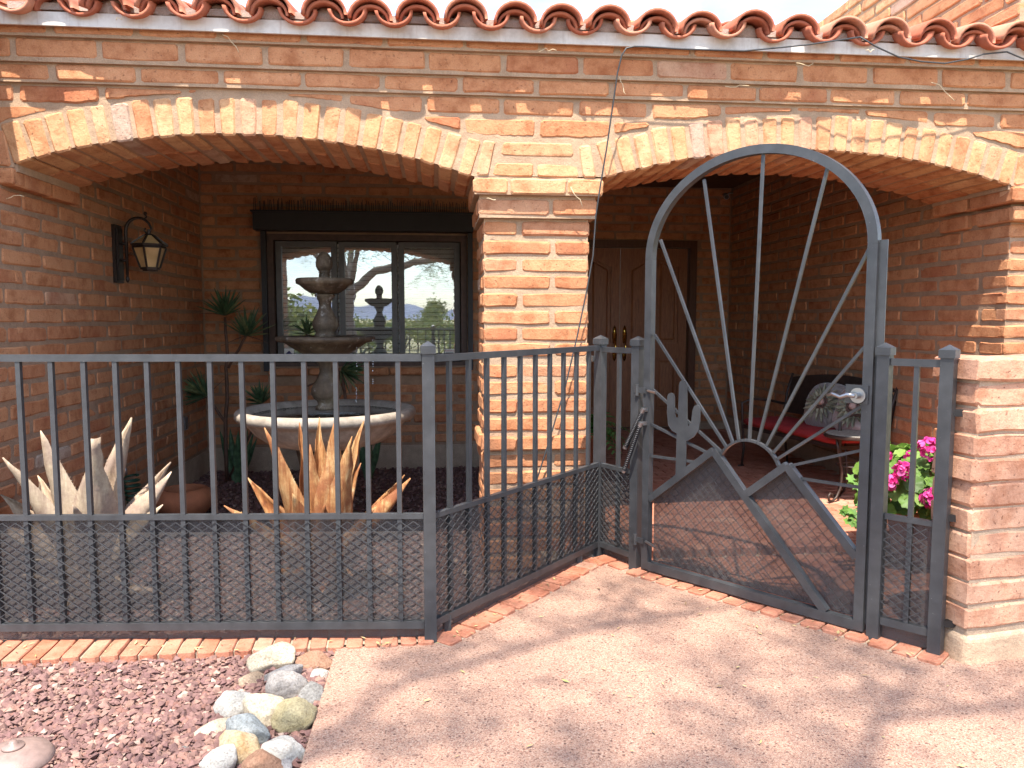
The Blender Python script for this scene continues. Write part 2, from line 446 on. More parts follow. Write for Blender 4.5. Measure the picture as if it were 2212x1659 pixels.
far.build('brick', M['paver'], floor, kind='stuff')
# the porch's front step: a course of bricks on edge
for i in range(26):
    x = 1.02 + i * .098
    if x > XR - .05: break
    brick(rect(x, x + .088, 4.275, 4.365), (V((0, 0, .036)), X0, Y0, Z0), .05, floor, M['paver'], .002)

# brick edging under the fence and the gate
edging = tag(MB().prism([(-2.9, 3.215), (-.02, 3.215), (.0, 3.40), (-2.9, 3.46)], (V((0, 0, 0)), X0, Y0, Z0), -.2, -.012)
             .build('brick_edging', M['mortar_edge']), 'red brick edging strip running under the iron fence and gate', 'edging', kind='structure')
x = -2.3
while x < -.06:
    sk = -.012
    brick([(x, 3.195), (x + .066, 3.195), (x + .066 + sk, 3.41), (x + sk, 3.41)], (V((0, 0, 0)), X0, Y0, Z0), .085, edging, M['paver'], .002, .004, R_.uniform(-.003, .003)); x += .0765
def edge_run(A, B, out0, out1, pitch=.098, gap=.012):
    t = (B - A); L = t.length; t.normalize(); nrm = V((t.y, -t.x, 0))       # outward = right hand of A->B
    base = MB(); fr = (A, t, nrm, -t.cross(nrm)) if t.cross(nrm).z < 0 else (A, t, nrm, t.cross(nrm))
    base.prism(rect(0, L, out0 + .01, out1 - .005), fr, -.2, -.010); base.build('mortar_strip', M['mortar_edge'], edging)
    n = int(L / pitch)
    for i in range(n):
        a = i * L / n + gap / 2; b = (i + 1) * L / n - gap / 2
        brick(rect(a, b, out0, out1), fr, .06, edging, M['paver'], .002, .004, R_.uniform(-.002, .004))
edge_run(V((-.03, 3.235, 0)), V((.90, 4.29, 0)), -.06, .105)
edge_run(V((.95, 4.32, 0)), V((1.08, 4.10, 0)), -.05, .07)
edge_run(V((1.10, 4.09, 0)), V((2.09, 2.85, 0)), -.07, .105)

# ================================================================== the house
house = thing('brick_house', (.6, 4.8, 0), 'single storey burnt adobe brick house with arched porch and clay tile eave', 'house')
CL = (-1.0487, -1.6174, 3.9968, -2.222, .221)     # arch: centre x, z, radius, left and right end
CRR = (2.222, -2.054, 4.4175, .966, 3.482)
RING = .205
def arc_z(c, x, r): 
    d = r * r - (x - c[0]) ** 2
    return c[1] + math.sqrt(d) if d > 0 else -9
# arch front core (mortar body with the two arched openings)
xs = sorted(set([-3.2, CL[3], CL[4], CRR[3], CRR[4], 4.3] + [CL[3] + (CL[4] - CL[3]) * i / 28 for i in range(29)] + [CRR[3] + (CRR[4] - CRR[3]) * i / 28 for i in range(29)]))
def zlow(x, eps=0):
    if CL[3] - 1e-6 <= x <= CL[4] + 1e-6: return arc_z(CL, x, CL[2] + .012)
    if CRR[3] - 1e-6 <= x <= CRR[4] + 1e-6: return arc_z(CRR, x, CRR[2] + .012)
    return 2.185
mb = MB(); YF0, YF1, ZT = F + .006, 5.135, 2.97
for a, b in zip(xs, xs[1:]):
    za, zb = zlow(a), zlow(b)
    if (a, b) == (CL[4], CRR[3]) or a < CL[3] - 1e-6 or b > CRR[4] + 1e-6: za = zb = 2.185
    mb.add([(a, YF0, za), (b, YF0, zb), (b, YF0, ZT), (a, YF0, ZT), (a, YF1, za), (b, YF1, zb), (b, YF1, ZT), (a, YF1, ZT)],
           [(0, 1, 2, 3), (5, 4, 7, 6), (4, 5, 1, 0), (3, 2, 6, 7)])
mb.box(-3.2, 4.3, 4.383, YF0 + .05, 2.624, 2.722)
mb.box(-3.2, 4.3, 4.359, YF0 + .05, 2.7225, 2.843)
mb.box(-3.2, 4.3, 4.332, YF0 + .05, 2.8435, 2.96)
front = mb.build('arcade_wall', M['mortar'], house)

frF = (V((0, F, 0)), X0, Z0, -Y0)
def ext_z(x):
    z = -9
    for c in (CL, CRR):
        d = (c[2] + RING + .022)
        zz = arc_z(c, x, d)
        lo, hi = c[3] - .05, c[4] + .05
        if lo <= x <= hi: z = max(z, zz)
    return z
def clip_arch(u0, u1, v0, v1):
    n = 8; low = []
    for i in range(n + 1):
        u = u0 + (u1 - u0) * i / n; low.append((u, max(v0, ext_z(u))))
    ok = [p for p in low if p[1] < v1 - .012]
    if len(ok) < 2 or ok[-1][0] - ok[0][0] < .04: return None
    if all(p[1] <= v0 + 1e-4 for p in ok) and len(ok) == n + 1: return rect(u0, u1, v0, v1)
    return ok + [(ok[-1][0], v1), (ok[0][0], v1)]
jx = lambda p, z: onY(p, 200, F).x
PJ = .428
def start_for(px, ): return onY(px, 180, F).x + .012
rowsF = [(2.186, 2.262, 1159), (2.300, 2.377, None), (2.408, 2.503, 1159), (2.528, 2.612, 1084)]
for (v0, v1, px) in rowsF:
    st = start_for(px) if px else .40
    if px is None:
        brick([(.372, v0), (.800, v0), (.782, v1), (.392, v1)], frF, .06, front, M['brick_arch']); continue
    if v0 < 2.2:
        brick([(.328, v0), (.562, v0), (.562, v1), (.346, v1)], frF, .06, front, M['brick_arch']); brick([(.584, v0), (.832, v0), (.816, v1), (.584, v1)], frF, .06, front, M['brick_arch']); continue
    lay(front, frF, -3.1, 4.2, [(v0, v1)], M['brick'], start=[st], clip=clip_arch)
for (yf, v0, v1, px) in ((4.376, 2.636, 2.714, 1161), (4.352, 2.742, 2.838, 1086), (4.325, 2.857, 2.945, 1170)):
    lay(front, (V((0, yf, 0)), X0, Z0, -Y0), -3.1, 4.2, [(v0, v1)], M['brick'], start=[start_for(px)])
# left and right jambs above the spring (outer corners beyond the rings)
for (a, b) in ((-2.9, CL[3] - .075), (CRR[4] + .085, 4.2)):
    lay(front, frF, a, b, [(2.19, 2.275), (2.298, 2.385)], M['brick'], start=[a, a - .2], clip=clip_arch)
# voussoirs: two bricks deep
for c in (CL, CRR):
    a0 = math.atan2(2.18 - c[1], c[3] - c[0]); a1 = math.atan2(2.18 - c[1], c[4] - c[0])
    n = int(round(abs(a0 - a1) * (c[2] + RING / 2) / .1095))
    for i in range(n):
        am = a0 + (a1 - a0) * (i + .5) / n
        hw = .0415 + R_.uniform(-.004, .004)
        e = V((math.cos(am), 0, math.sin(am))); t = V((math.sin(am), 0, -math.cos(am)))
        cen = V((c[0], 0, c[1])) + e * c[2]
        top = RING + R_.uniform(-.010, .006)
        poly = [(-hw, .0), (hw, .0), (hw + .004, top), (-hw - .004, top)]
        cut = R_.uniform(.33, .40)
        for (y0, y1) in ((F, F + cut - .01), (F + cut + .01, 5.15)):
            fr = (V((cen.x, y0 + R_.uniform(-.004, .003), cen.z)), t, e, -Y0)
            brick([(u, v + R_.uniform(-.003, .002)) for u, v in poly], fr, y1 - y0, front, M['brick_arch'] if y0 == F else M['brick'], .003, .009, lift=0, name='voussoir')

for q in ([(.236, 2.186), (.306, 2.186), (.350, 2.378), (.280, 2.388)], [(.850, 2.186), (.925, 2.186), (.890, 2.372), (.820, 2.362)], [(-2.310, 2.19), (-2.236, 2.19), (-2.262, 2.375), (-2.332, 2.385)], [(3.492, 2.19), (3.566, 2.19), (3.588, 2.38), (3.518, 2.37)]):
    brick(q, frF, .3, front, M['brick_arch'], name='voussoir')
MB().box(-2.6, CL[3] + .012, 4.414, 5.13, 2.165, 2.205).build('spring_bed', M['mortar'], front); MB().box(CRR[4] - .012, 4.0, 4.414, 5.13, 2.165, 2.205).build('spring_bed', M['mortar'], front)
# corbel courses and pillar
pil = MB().box(.286, .896, 4.487, 5.05, -.3, 1.96).box(.257, .929, 4.447, 5.09, 1.9605, 2.085).box(.228, .960, 4.407, 5.13, 2.0855, 2.1845).build('pillar', M['mortar'], house)
frC = lambda y: (V((0, y, 0)), X0, Z0, -Y0)
for (a, b) in ((.221, .418), (.430, .752), (.764, .968)): brick(rect(a, b, 2.090, 2.176), frC(F - .002), .10, pil, M['brick_arch'])
for (a, b) in ((.250, .660), (.682, .938)): brick(rect(a, b, 1.976, 2.066), frC(4.44), .10, pil, M['brick'])
zc = [(1.862, 1.949)] + []
ZP = [1.795, 1.6938, 1.5954, 1.4922, 1.3886, 1.2936, 1.2000, 1.0753, .9746, .8690, .7583, .6472, .5402, .4365, .3325, .2285, .1245, .0205, -.0835]
rowsP = [(1.864, 1.946)] + [(z - .041, z + .041) for z in ZP]
for i, (v0, v1) in enumerate(rowsP):
    ledge = abs(v0 - (.6472 - .041)) < .01
    e = .030 if ledge else 0
    y = 4.48 - e
    if ledge: segs = [(.265, .475), (.497, .905 + .01)]
    elif i % 2 == 0: segs = [(.280, .482), (.505, .901)]
    else: segs = [(.279, .676), (.700, .903)]
    for (a, b) in segs: brick(rect(a, b, v0, v1), frC(y), .10, pil, M['brick'], .0045, .010)
    for (a, b) in (((4.585, 4.78), (4.80, 5.05)) if i % 2 else ((4.59, 4.96),)):   # left flank
        brick(rect(-b, -a, v0, v1), (V((.278 - e, 0, 0)), -Y0, Z0, -X0), .08, pil, M['brick'], .0045, .010)
    for (a, b) in (((4.585, 4.78), (4.80, 5.05)) if i % 2 else ((4.59, 4.96),)):
        brick(rect(a, b, v0, v1), (V((.905, 0, 0)), Y0, Z0, X0), .08, pil, M['brick'], .0045, .010)
for (a, b) in ((4.51, 4.86), (4.88, 5.15)):
    brick(rect(-b, -a, 2.090, 2.176), (V((.221, 0, 0)), -Y0, Z0, -X0), .08, pil, M['brick']); brick(rect(a, b, 2.090, 2.176), (V((.968, 0, 0)), Y0, Z0, X0), .08, pil, M['brick'])
    brick(rect(-b + .03, -a - .04, 1.976, 2.066), (V((.25, 0, 0)), -Y0, Z0, -X0), .08, pil, M['brick']); brick(rect(a + .04, b - .03, 1.976, 2.066), (V((.938, 0, 0)), Y0, Z0, X0), .08, pil, M['brick'])

# left end wall of the porch
lw = MB().box(XL - .4, XL - .006, 3.6, YW + .3, -.3, 3.0).build('left_wall', M['mortar_shade'], house)
frL = (V((XL, 0, 0)), Y0, Z0, X0)
rowsL = rows_between(.085, 2.085)
lay(lw, frL, 3.7, YW - .01, rowsL, M['brick'], start=[(.1 if i % 2 else .314) for i in range(len(rowsL))])
lay(lw, frL, 5.17, YW - .01, rows_between(2.085, 2.92), M['brick'])
MB().box(XL - .02, XL + .012, 3.62, YW - .01, -.29, .072).build('stucco_base', M['stucco'], lw)
for (a, b) in ((F - .02, 4.80), (4.82, 5.145)):
    brick(rect(a, b, 2.092, 2.178), (V((XL + .066, 0, 0)), Y0, Z0, X0), .2, lw, M['brick'])
brick(rect(-2.9, XL + .066, 2.092, 2.178), frC(F - .002), .1, lw, M['brick'])
lay(lw, (V((0, 4.48, 0)), X0, Z0, -Y0), -2.9, XL, rows_between(.085, 2.085), M['brick'], depth=.05)
# right end wall
rw = MB().box(XR + .006, XR + .4, 4.487, YD + .3, -.3, 3.0).build('right_wall', M['mortar_shade'], house)
frR = (V((XR, 0, 0)), -Y0, Z0, -X0)
rowsR = rows_between(.20, 2.085)
lay(rw, frR, -(YD - .01), -4.49, rowsR, M['brick'])
lay(rw, frR, -(YD - .01), -5.17, rows_between(2.085, 2.92), M['brick'])
MB().box(XR - .012, XR + .02, 4.50, YD - .01, -.05, .19).build('stucco_base', M['stucco'], rw)
lay(rw, (V((0, 4.48, 0)), X0, Z0, -Y0), XR + .0, 4.2, rows_between(-.005, 2.085), M['brick'], depth=.08, start=[XR + (.0 if i % 2 else -.2) for i in range(30)])
for (a, b) in ((-5.145, -4.80), (-4.78, F and -F + .02)):
    brick(rect(a, b, 2.092, 2.178), (V((XR - .066, 0, 0)), -Y0, Z0, -X0), .2, rw, M['brick'])
    brick(rect(a + .03, b - .03, 1.98, 2.066), (V((XR - .034, 0, 0)), -Y0, Z0, -X0), .2, rw, M['brick'])
brick(rect(XR - .066, 4.1, 2.092, 2.178), frC(F - .002), .1, rw, M['brick_arch']); brick(rect(XR - .034, 4.1, 1.98, 2.066), frC(4.44), .1, rw, M['brick'])

# wall with the window
WX0, WX1, WZ0, WZ1 = -1.655, .325, .905, 2.225
bw = MB()
bw.box(XL - .3, WX0, YW + .006, YW + .3, -.3, 3.0).box(WX1, .66, YW + .006, YW + .3, -.3, 3.0).box(WX0, WX1, YW + .006, YW + .3, -.3, WZ0).box(WX0, WX1, YW + .006, YW + .3, WZ1, 3.0)
bw.box(.63, .70, YW, YD + .1, -.3, 3.0)
bw = bw.build('window_wall', M['mortar_shade'], house)
frB = (V((0, YW, 0)), X0, Z0, -Y0)
lay(bw, frB, XL + .01, .64, rows_between(.10, 2.92), M['brick'], holes=[(WX0 - .02, WX1 + .02, WZ0 - .115, WZ1 + .05)])
MB().box(XL, .66, YW - .014, YW + .02, -.29, .085).build('stucco_base', M['stucco'], bw)
for i in range(5):                           # sill of bricks set proud
    a = WX0 - .01 + i * .401
    brick(rect(a, a + .388, .815, .888), (V((0, YW - .055, 0)), X0, Z0, -Y0), .12, bw, M['brick'], .004, .012)
# wall with the doors
DX0, DX1, DZ1 = 1.30, 3.135, 2.315
dw = MB().box(.62, DX0, YD + .006, YD + .3, -.1, 3.0).box(DX1, XR + .3, YD + .006, YD + .3, -.1, 3.0).box(DX0, DX1, YD + .006, YD + .3, DZ1, 3.0).build('door_wall', M['mortar_shade'], house)
lay(dw, (V((0, YD, 0)), X0, Z0, -Y0), .70, XR - .01, rows_between(.12, 2.94), M['brick'], holes=[(DX0 - .01, DX1 + .01, -1, DZ1 + .02)])
MB().box(DX1, XR, YD - .010, YD + .02, 0, .11).build('stucco_base', M['stucco'], dw)
MB().box(XL - .3, XR + .3, 5.12, YD + .3, 2.945, 2.99).build('ceiling', M['ceiling'], house)

# --- window
def wood_grain(name, c1, c2, sc=(9, 9, .9), rough=.45):
    m = NT(name, rough, 0, .4); co = m.scaled(sc)
    g = m.noise(6, 8, .65, co, 1.5)
    col = m.ramp(g, [(.30, c1), (.5, tuple((a + b) / 2 for a, b in zip(c1, c2))), (.68, c2)])
    m.color(col); m.bump(g, .15, .003); return m.m
M['oak'] = wood_grain('stained oak', (.17, .060, .028), (.34, .14, .060))
M['oak_dark'] = wood_grain('dark stained oak frame', (.07, .026, .014), (.13, .052, .026))
M['bronze'] = simple('dark bronze window frame', (.085, .078, .078), .4, 0, .2, 15)
def glass_mat():
    m = NT('reflective window glass', .0)
    gl = m.n.new('ShaderNodeBsdfGlossy'); gl.inputs['Roughness'].default_value = 0.0; gl.inputs['Color'].default_value = (.90, .95, 1, 1)
    tr = m.n.new('ShaderNodeBsdfTransparent'); tr.inputs[0].default_value = (.92, .94, .94, 1)
    mx = m.n.new('ShaderNodeMixShader'); mx.inputs[0].default_value = .22
    bp = m.n.new('ShaderNodeBump'); bp.inputs['Strength'].default_value = .012; bp.inputs['Distance'].default_value = .02; m.l.new(m.noise(3.5, 2), bp.inputs['Height']); m.l.new(bp.outputs[0], gl.inputs['Normal'])
    m.l.new(tr.outputs[0], mx.inputs[1]); m.l.new(gl.outputs[0], mx.inputs[2]); m.l.new(mx.outputs[0], m.out.inputs[0]); return m.m
M['glass'] = glass_mat()
M['blind'] = simple('pale blind slat', (.85, .82, .79), .6, 0, .08)
win = MB()
yw = YW + .02
for (a, b, c, d) in ((WX0, WX0 + .06, WZ0, WZ1), (WX1 - .06, WX1, WZ0, WZ1), (WX0 + .06, WX1 - .06, WZ1 - .06, WZ1), (WX0 + .06, WX1 - .06, WZ0, WZ0 + .04)):
    win.box(a, b, yw - .03, yw + .16, c, d)
window = win.build('window', M['wood_dark'], house)
pane_x = [(-1.585, -.985), (-.965, -.385), (-.365, .255)]
for k, (a, b) in enumerate(pane_x):
    z0, z1 = WZ0 + .045, WZ1 - .065; w = .055; yb = yw + .03 + (.02 if k == 1 else 0)
    s = MB().box(a, a + w, yb, yb + .05, z0, z1).box(b - w, b, yb, yb + .05, z0, z1).box(a + w, b - w, yb, yb + .05, z1 - w, z1).box(a + w, b - w, yb, yb + .05, z0, z0 + .08)
    s.build('sash', M['bronze'], window)
    MB().box(a + w, b - w, yb + .022, yb + .026, z0 + .08, z1 - w).build('pane', M['glass'], window)
nsl = 26
for i in range(nsl):
    z = WZ0 + .06 + i * (WZ1 - WZ0 - .12) / nsl
    MB().bar((-1.58, yw + .10, z), (.25, yw + .10, z), .004, .046, (0, .80, .60)).build('slat', M['blind'], window)
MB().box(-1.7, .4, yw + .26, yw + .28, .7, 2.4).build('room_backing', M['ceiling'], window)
# rolling shutter over the window, with bird spikes
M['shutter'] = simple('black brown shutter metal', (.016, .014, .018), .5, 0, .2, 12)
sh = MB().box(-1.745, .385, YW - .19, YW - .002, 2.245, 2.415).build('roll_shutter', M['shutter'], house)
MB().box(-1.765, .40, YW - .20, YW - .001, 2.4155, 2.432).build('cover_plate', M['shutter'], sh)
for xx in (-1.705, .335): MB().box(xx, xx + .05, YW - .06, YW - .003, .86, 2.244).build('guide_rail', M['shutter'], sh)
sp = MB()
for i in range(100):
    xx = -1.74 + i * 2.12 / 100; yy = YW - .12 + R_.uniform(-.05, .05)
    sp.bar((xx, yy, 2.43), (xx + R_.uniform(-.008, .008), yy + R_.uniform(-.03, .03), 2.54 + R_.uniform(-.02, .015)), .0055, .0055)
sp.build('bird_spikes', M['shutter'], sh, kind='stuff')
# stickers on the glass
M['paper'] = simple('white sticker', (.75, .74, .72), .5, 0, .05)
M['ink'] = simple('black print', (.03, .03, .035), .6); M['navy'] = simple('navy print', (.03, .03, .14), .6); M['redink'] = simple('red print', (.45, .08, .06), .6)
def lettering(txt, mat, parent, loc, size):
    cu = bpy.data.curves.new('lettering', 'FONT'); cu.body = txt; cu.size = size; cu.align_x = 'CENTER'; cu.extrude = .0004
    cu.materials.append(mat); tmp = bpy.data.objects.new('tmp', cu); me = bpy.data.meshes.new_from_object(tmp); bpy.data.objects.remove(tmp); o = bpy.data.objects.new('lettering', me)
    return put(o, parent, Matrix.Translation(loc) @ Matrix.Rotation(math.pi / 2, 4, 'X'))
yg = yw + .045
st = MB().box(.095, .198, yg - .002, yg + .002, .975, 1.07).build('sticker', M['paper'], window)
MB().box(.100, .193, yg - .004, yg - .002, 1.043, 1.066).build('print_band', M['paper'], st); lettering('WARNING', M['redink'], st, V((.1465, yg - .0045, 1.046)), .022)
MB().box(.108, .185, yg - .004, yg - .002, .985, 1.036).build('print_block', M['ink'], st)
st = MB().box(-1.525, -1.43, yg - .002, yg + .002, .99, 1.085).build('sticker', M['paper'], window)
MB().prism([(-1.51, 1.0), (-1.445, 1.0), (-1.445, 1.03), (-1.4775, 1.062), (-1.51, 1.03)], (V((0, yg - .002, 0)), X0, Z0, -Y0), 0, .002).build('shield', M['navy'], st)

# --- double doors
dz0 = .036
fr_ = MB()
for (a, b, c, d) in ((DX0, DX0 + .085, dz0, DZ1), (DX1 - .085, DX1, dz0, DZ1), (DX0 + .085, DX1 - .085, DZ1 - .085, DZ1)): fr_.box(a, b, YD - .03, YD + .2, c, d)
frame = fr_.build('door_frame', M['oak_dark'], house)
MB().box(DX0 + .085, DX1 - .085, YD + .02, YD + .2, dz0, dz0 + .03).build('threshold', M['oak_dark'], frame)
mid = (DX0 + DX1) / 2
for sgn in (-1, 1):
    a, b = (DX0 + .088, mid - .003) if sgn < 0 else (mid + .003, DX1 - .088)
    z0, z1 = dz0 + .032, DZ1 - .088; yd = YD + .06
    door = MB().box(a, b, yd + .025, yd + .06, z0, z1).build('door', M['oak'], house)
    st_ = .105; w = b - a; mcol = a + w / 2
    for (p, q) in ((a, a + st_), (b - st_, b), (mcol - .045, mcol + .045)): MB().box(p, q, yd, yd + .024, z0, z1).build('stile', M['oak'], door)
    zlock = 1.0
    for (p, q) in ((a + st_, mcol - .045), (mcol + .045, b - st_)):
        for (c, d) in ((z0, z0 + .20), (zlock - .09, zlock + .09)): MB().box(p, q, yd + .0005, yd + .024, c, d).build('cross_rail', M['oak'], door)
        # arched head rail: the curve rises towards the middle of the door
        n = 8; up = []
        for i in range(n + 1):
            s = i / n; ss = s if p < mcol - .06 and q < mcol else 1 - s
            up.append((p + (q - p) * s, z1 - .22 + .10 * (ss * ss * (3 - 2 * ss))))
        MB().prism(up + [(q, z1), (p, z1)], (V((0, yd + .024, 0)), X0, Z0, -Y0), 0, .0235).build('head_rail', M['oak'], door)
        for (c, d, tp) in ((z0 + .20, zlock - .09, False), (zlock + .09, z1 - .21, True)):
            g = .035
            poly = [(p + g, c + g), (q - g, c + g)] + ([(q - g, d - g)] + [(p + g, d - g)] if not tp else [(x, z - g) for x, z in reversed(up) if p + g <= x <= q - g])
            if tp: poly = [(p + g, c + g), (q - g, c + g), (q - g, up[-2][1] - g)] + [(x, z - g) for x, z in reversed(up[2:-2])] + [(p + g, up[1][1] - g)]
            vs, fs = brick_mesh(poly, (V((0, yd + .006, 0)), X0, Z0, -Y0), .02, 0, .022, random.Random(1), 0); fs = fs if X0.cross(Z0).dot(-Y0) > 0 else [tuple(reversed(f)) for f in fs]
            mesh_obj('raised_panel', vs, fs, M['oak'], door)
    hx = mid + sgn * .062; M.setdefault('brass', simple('polished brass', (.75, .47, .10), .16, 1, .08))
    h = MB().prism([(hx - .022, 1.09), (hx + .022, 1.09), (hx + .028, 1.19), (hx + .018, 1.27), (hx, 1.31), (hx - .018, 1.27), (hx - .028, 1.19)], (V((0, yd, 0)), X0, Z0, -Y0), 0, .008)
    h.prism([(hx - .020, .90), (hx, .87), (hx + .020, .90), (hx + .024, .96), (hx + .014, 1.0), (hx - .014, 1.0), (hx - .024, .96)], (V((0, yd, 0)), X0, Z0, -Y0), 0, .008)
    h.tube([(hx, yd - .006, 1.13), (hx, yd - .045, 1.12), (hx, yd - .062, 1.06), (hx, yd - .060, 1.0), (hx, yd - .035, .955), (hx, yd - .006, .945)], [.008, .009, .012, .012, .010, .008], 10)
    h.ball((hx, yd - .012, 1.22), .014); h.build('door_handle', M['brass'], door, True)

# --- roof
SL = .20                                     # rise per metre of the eave tiles
roof = MB().add([(-3.4, 4.30, 2.965), (4.4, 4.30, 2.965), (4.4, 9.6, 2.965 + 5.3 * .14), (-3.4, 9.6, 2.965 + 5.3 * .14), (-3.4, 4.30, 3.0), (4.4, 4.30, 3.0), (4.4, 9.6, 3.0 + 5.3 * .14), (-3.4, 9.6, 3.0 + 5.3 * .14)],
                [(0, 3, 2, 1), (4, 5, 6, 7), (0, 1, 5, 4), (1, 2, 6, 5), (2, 3, 7, 6), (3, 0, 4, 7)]).build('roof', M['birdstop'], house)
MB().box(-3.4, 4.4, 4.286, 4.300, 2.882, 2.950).build('drip_edge', M['gutter'], house)
def arc_tile(hw, hh, th, length, up, taper=.86, n=12):
    """A curved clay tile running back along +Y, end at the origin."""
    vs = []; fs = []
    def ringpts(k, y):
        o = []
        for (a, b) in ((hw * k, hh * k), ((hw - th) * k, (hh - th) * k)):
            for i in range(n + 1):
                an = math.pi * i / n; o.append((a * math.cos(an), y, (1 if up else -1) * b * math.sin(an)))
        return o
    segs = 4
    for q in range(segs + 1): vs += ringpts(1 + (taper - 1) * q / segs, length * q / segs)
    m = 2 * (n + 1)
    for q in range(segs):
        for i in range(n):
            for (k, fl) in ((0, 0), (n + 1, 1)):
                f = (q * m + k + i, q * m + k + i + 1, (q + 1) * m + k + i + 1, (q + 1) * m + k + i); fs.append(f if fl else tuple(reversed(f)))
        for i, j in ((0, n + 1), (n, 2 * n + 1)): fs.append((q * m + i, (q + 1) * m + i, (q + 1) * m + j, q * m + j))
    for q in (0, segs):
        for i in range(n): fs.append((q * m + i, q * m + i + 1, q * m + n + 1 + i + 1, q * m + n + 1 + i))
    return vs, fs
covA = arc_tile(.118, .108, .016, .46, True); covB = arc_tile(.100, .086, .015, .30, True); pan = arc_tile(.100, .078, .016, .46, False)
srcs = {}
def tile(key, data, x, y, z, tilt, rz=0, rx=0):
    w = Matrix.Translation((x, y, z)) @ Matrix.Rotation(rz, 4, 'Z') @ Matrix.Rotation(math.atan(tilt), 4, 'X') @ Matrix.Rotation(rx, 4, 'Y')
    if key not in srcs:
        srcs[key] = mesh_obj('roof_tile', data[0], data[1], M['tile'], roof, True, world=w)
    else: share(srcs[key], 'roof_tile', roof, w)
covers_px = [(-60), 100, 222, 340, 461, 580, 700, 799, 902, 1007, 1115, 1214, 1319, 1424, 1521, 1631, 1736, 1838, 1933, 2036, 2122, 2210, 2300]
cxs = [onY(p, 40, 4.2).x for p in covers_px]
for i, x in enumerate(cxs):
    y = 4.225 + R_.uniform(-.025, .02); dz = R_.uniform(-.008, .010)
    tile('A', covA, x, y, 2.958 + dz, SL + R_.uniform(-.02, .03), R_.uniform(-.05, .05), R_.uniform(-.07, .07))
    tile('B', covB, x + R_.uniform(-.006, .006), y + .03 + R_.uniform(-.012, .012), 2.950 + dz, SL, R_.uniform(-.04, .04))
    if i + 1 < len(cxs):
        xm = (x + cxs[i + 1]) / 2
        tile('P', pan, xm, 4.222 + R_.uniform(-.025, .02), 2.994 + R_.uniform(-.006, .006), SL, R_.uniform(-.04, .04), R_.uniform(-.05, .05))
    for q in range(1, 4):
        tile('A', covA, x, y + q * .36, 2.958 + dz + q * .36 * .165 + .012, SL, R_.uniform(-.03, .03))
        if i + 1 < len(cxs): tile('P', pan, (x + cxs[i + 1]) / 2, 4.19 + q * .36, 2.988 + q * .36 * .165 + .012, SL)
    # mortar filling the hollow
    b = MB().ball((x, y + .115, 2.982), .070, 12, 8, (1.05, .5, .75))
    b.v = [v + V((0, 0, 0)) + V((noise.noise(v * 22), noise.noise(v * 22 + V((9, 0, 0))), noise.noise(v * 22 + V((0, 9, 0))))) * .014 for v in b.v]
    b.build('eave_mortar', M['birdstop'], roof, True)

# --- taller wing wall rising behind the porch roof, and a far parapet
XWG = 3.62; wt = onX(1800, 23, XWG).z
wing = MB().box(XWG + .012, XWG + .4, 4.6, 12, 3.0, wt).build('wing_wall', M['mortar'], house)
lay(wing, (V((XWG, 0, 0)), -Y0, Z0, -X0), -8.6, -4.6, rows_between(3.05, wt - .0), M['brick_arch'])
pz = onY(1300, 40, 10.2).z
par = MB().box(onY(1264, 40, 10.2).x, XWG, 10.212, 10.6, 3.0, pz).build('parapet', M['mortar'], house)
lay(par, (V((0, 10.2, 0)), X0, Z0, -Y0), onY(1264, 40, 10.2).x + .01, XWG - .02, rows_between(pz - .62, pz), M['brick_arch'])

# ================================================================== garden wall on the right
ca, sa = math.cos(GWA), math.sin(GWA); GU = V((ca, sa, 0)); GN = V((sa, -ca, 0))
gwall = thing('garden_wall', GW, 'low pale brick garden wall with rounded mortar joints beside the gate', 'wall')
GH = 1.232
core = MB(); core.prism(rect(.006, 2.6, -.194, -.006), (GW, GU, GN, Z0), -.1, GH - .02); core = core.build('mortar_core', M['stucco'], gwall)
rg = rows_between(.122, GH, .1005, .0935)
for i, (v0, v1) in enumerate(rg):
    top = i == len(rg) - 1
    wob = R_.uniform(-.014, -.002); e = .014 if top else 0
    if i % 2: segs = [(0, .40), (.424, .83), (.854, 1.26), (1.284, 1.7), (1.724, 2.6)]
    else: segs = [(0, .60), (.624, 1.03), (1.054, 1.46), (1.484, 2.6)]
    fr = (GW + GN * e, GU, Z0, GN)
    for k, (a, b) in enumerate(segs):
        brick(rect(a + (wob - e if k == 0 else 0), b, v0, v1), fr, (.2 + 2 * e if k == 0 else .1 + e), gwall, M['brick_garden'], .006, .010)
b = MB().prism([(-.010, -.212), (2.6, -.212), (2.6, .010), (-.010, .010)], (GW, GU, GN, Z0), -.1, .105)
M['stucco_pale'] = mortar_mat('sandy plaster', (.52, .37, .25))
bo = b.build('plaster_base', M['stucco_pale'], gwall)
bv = bo.modifiers.new('bevel', 'BEVEL'); bv.width = .028; bv.segments = 4

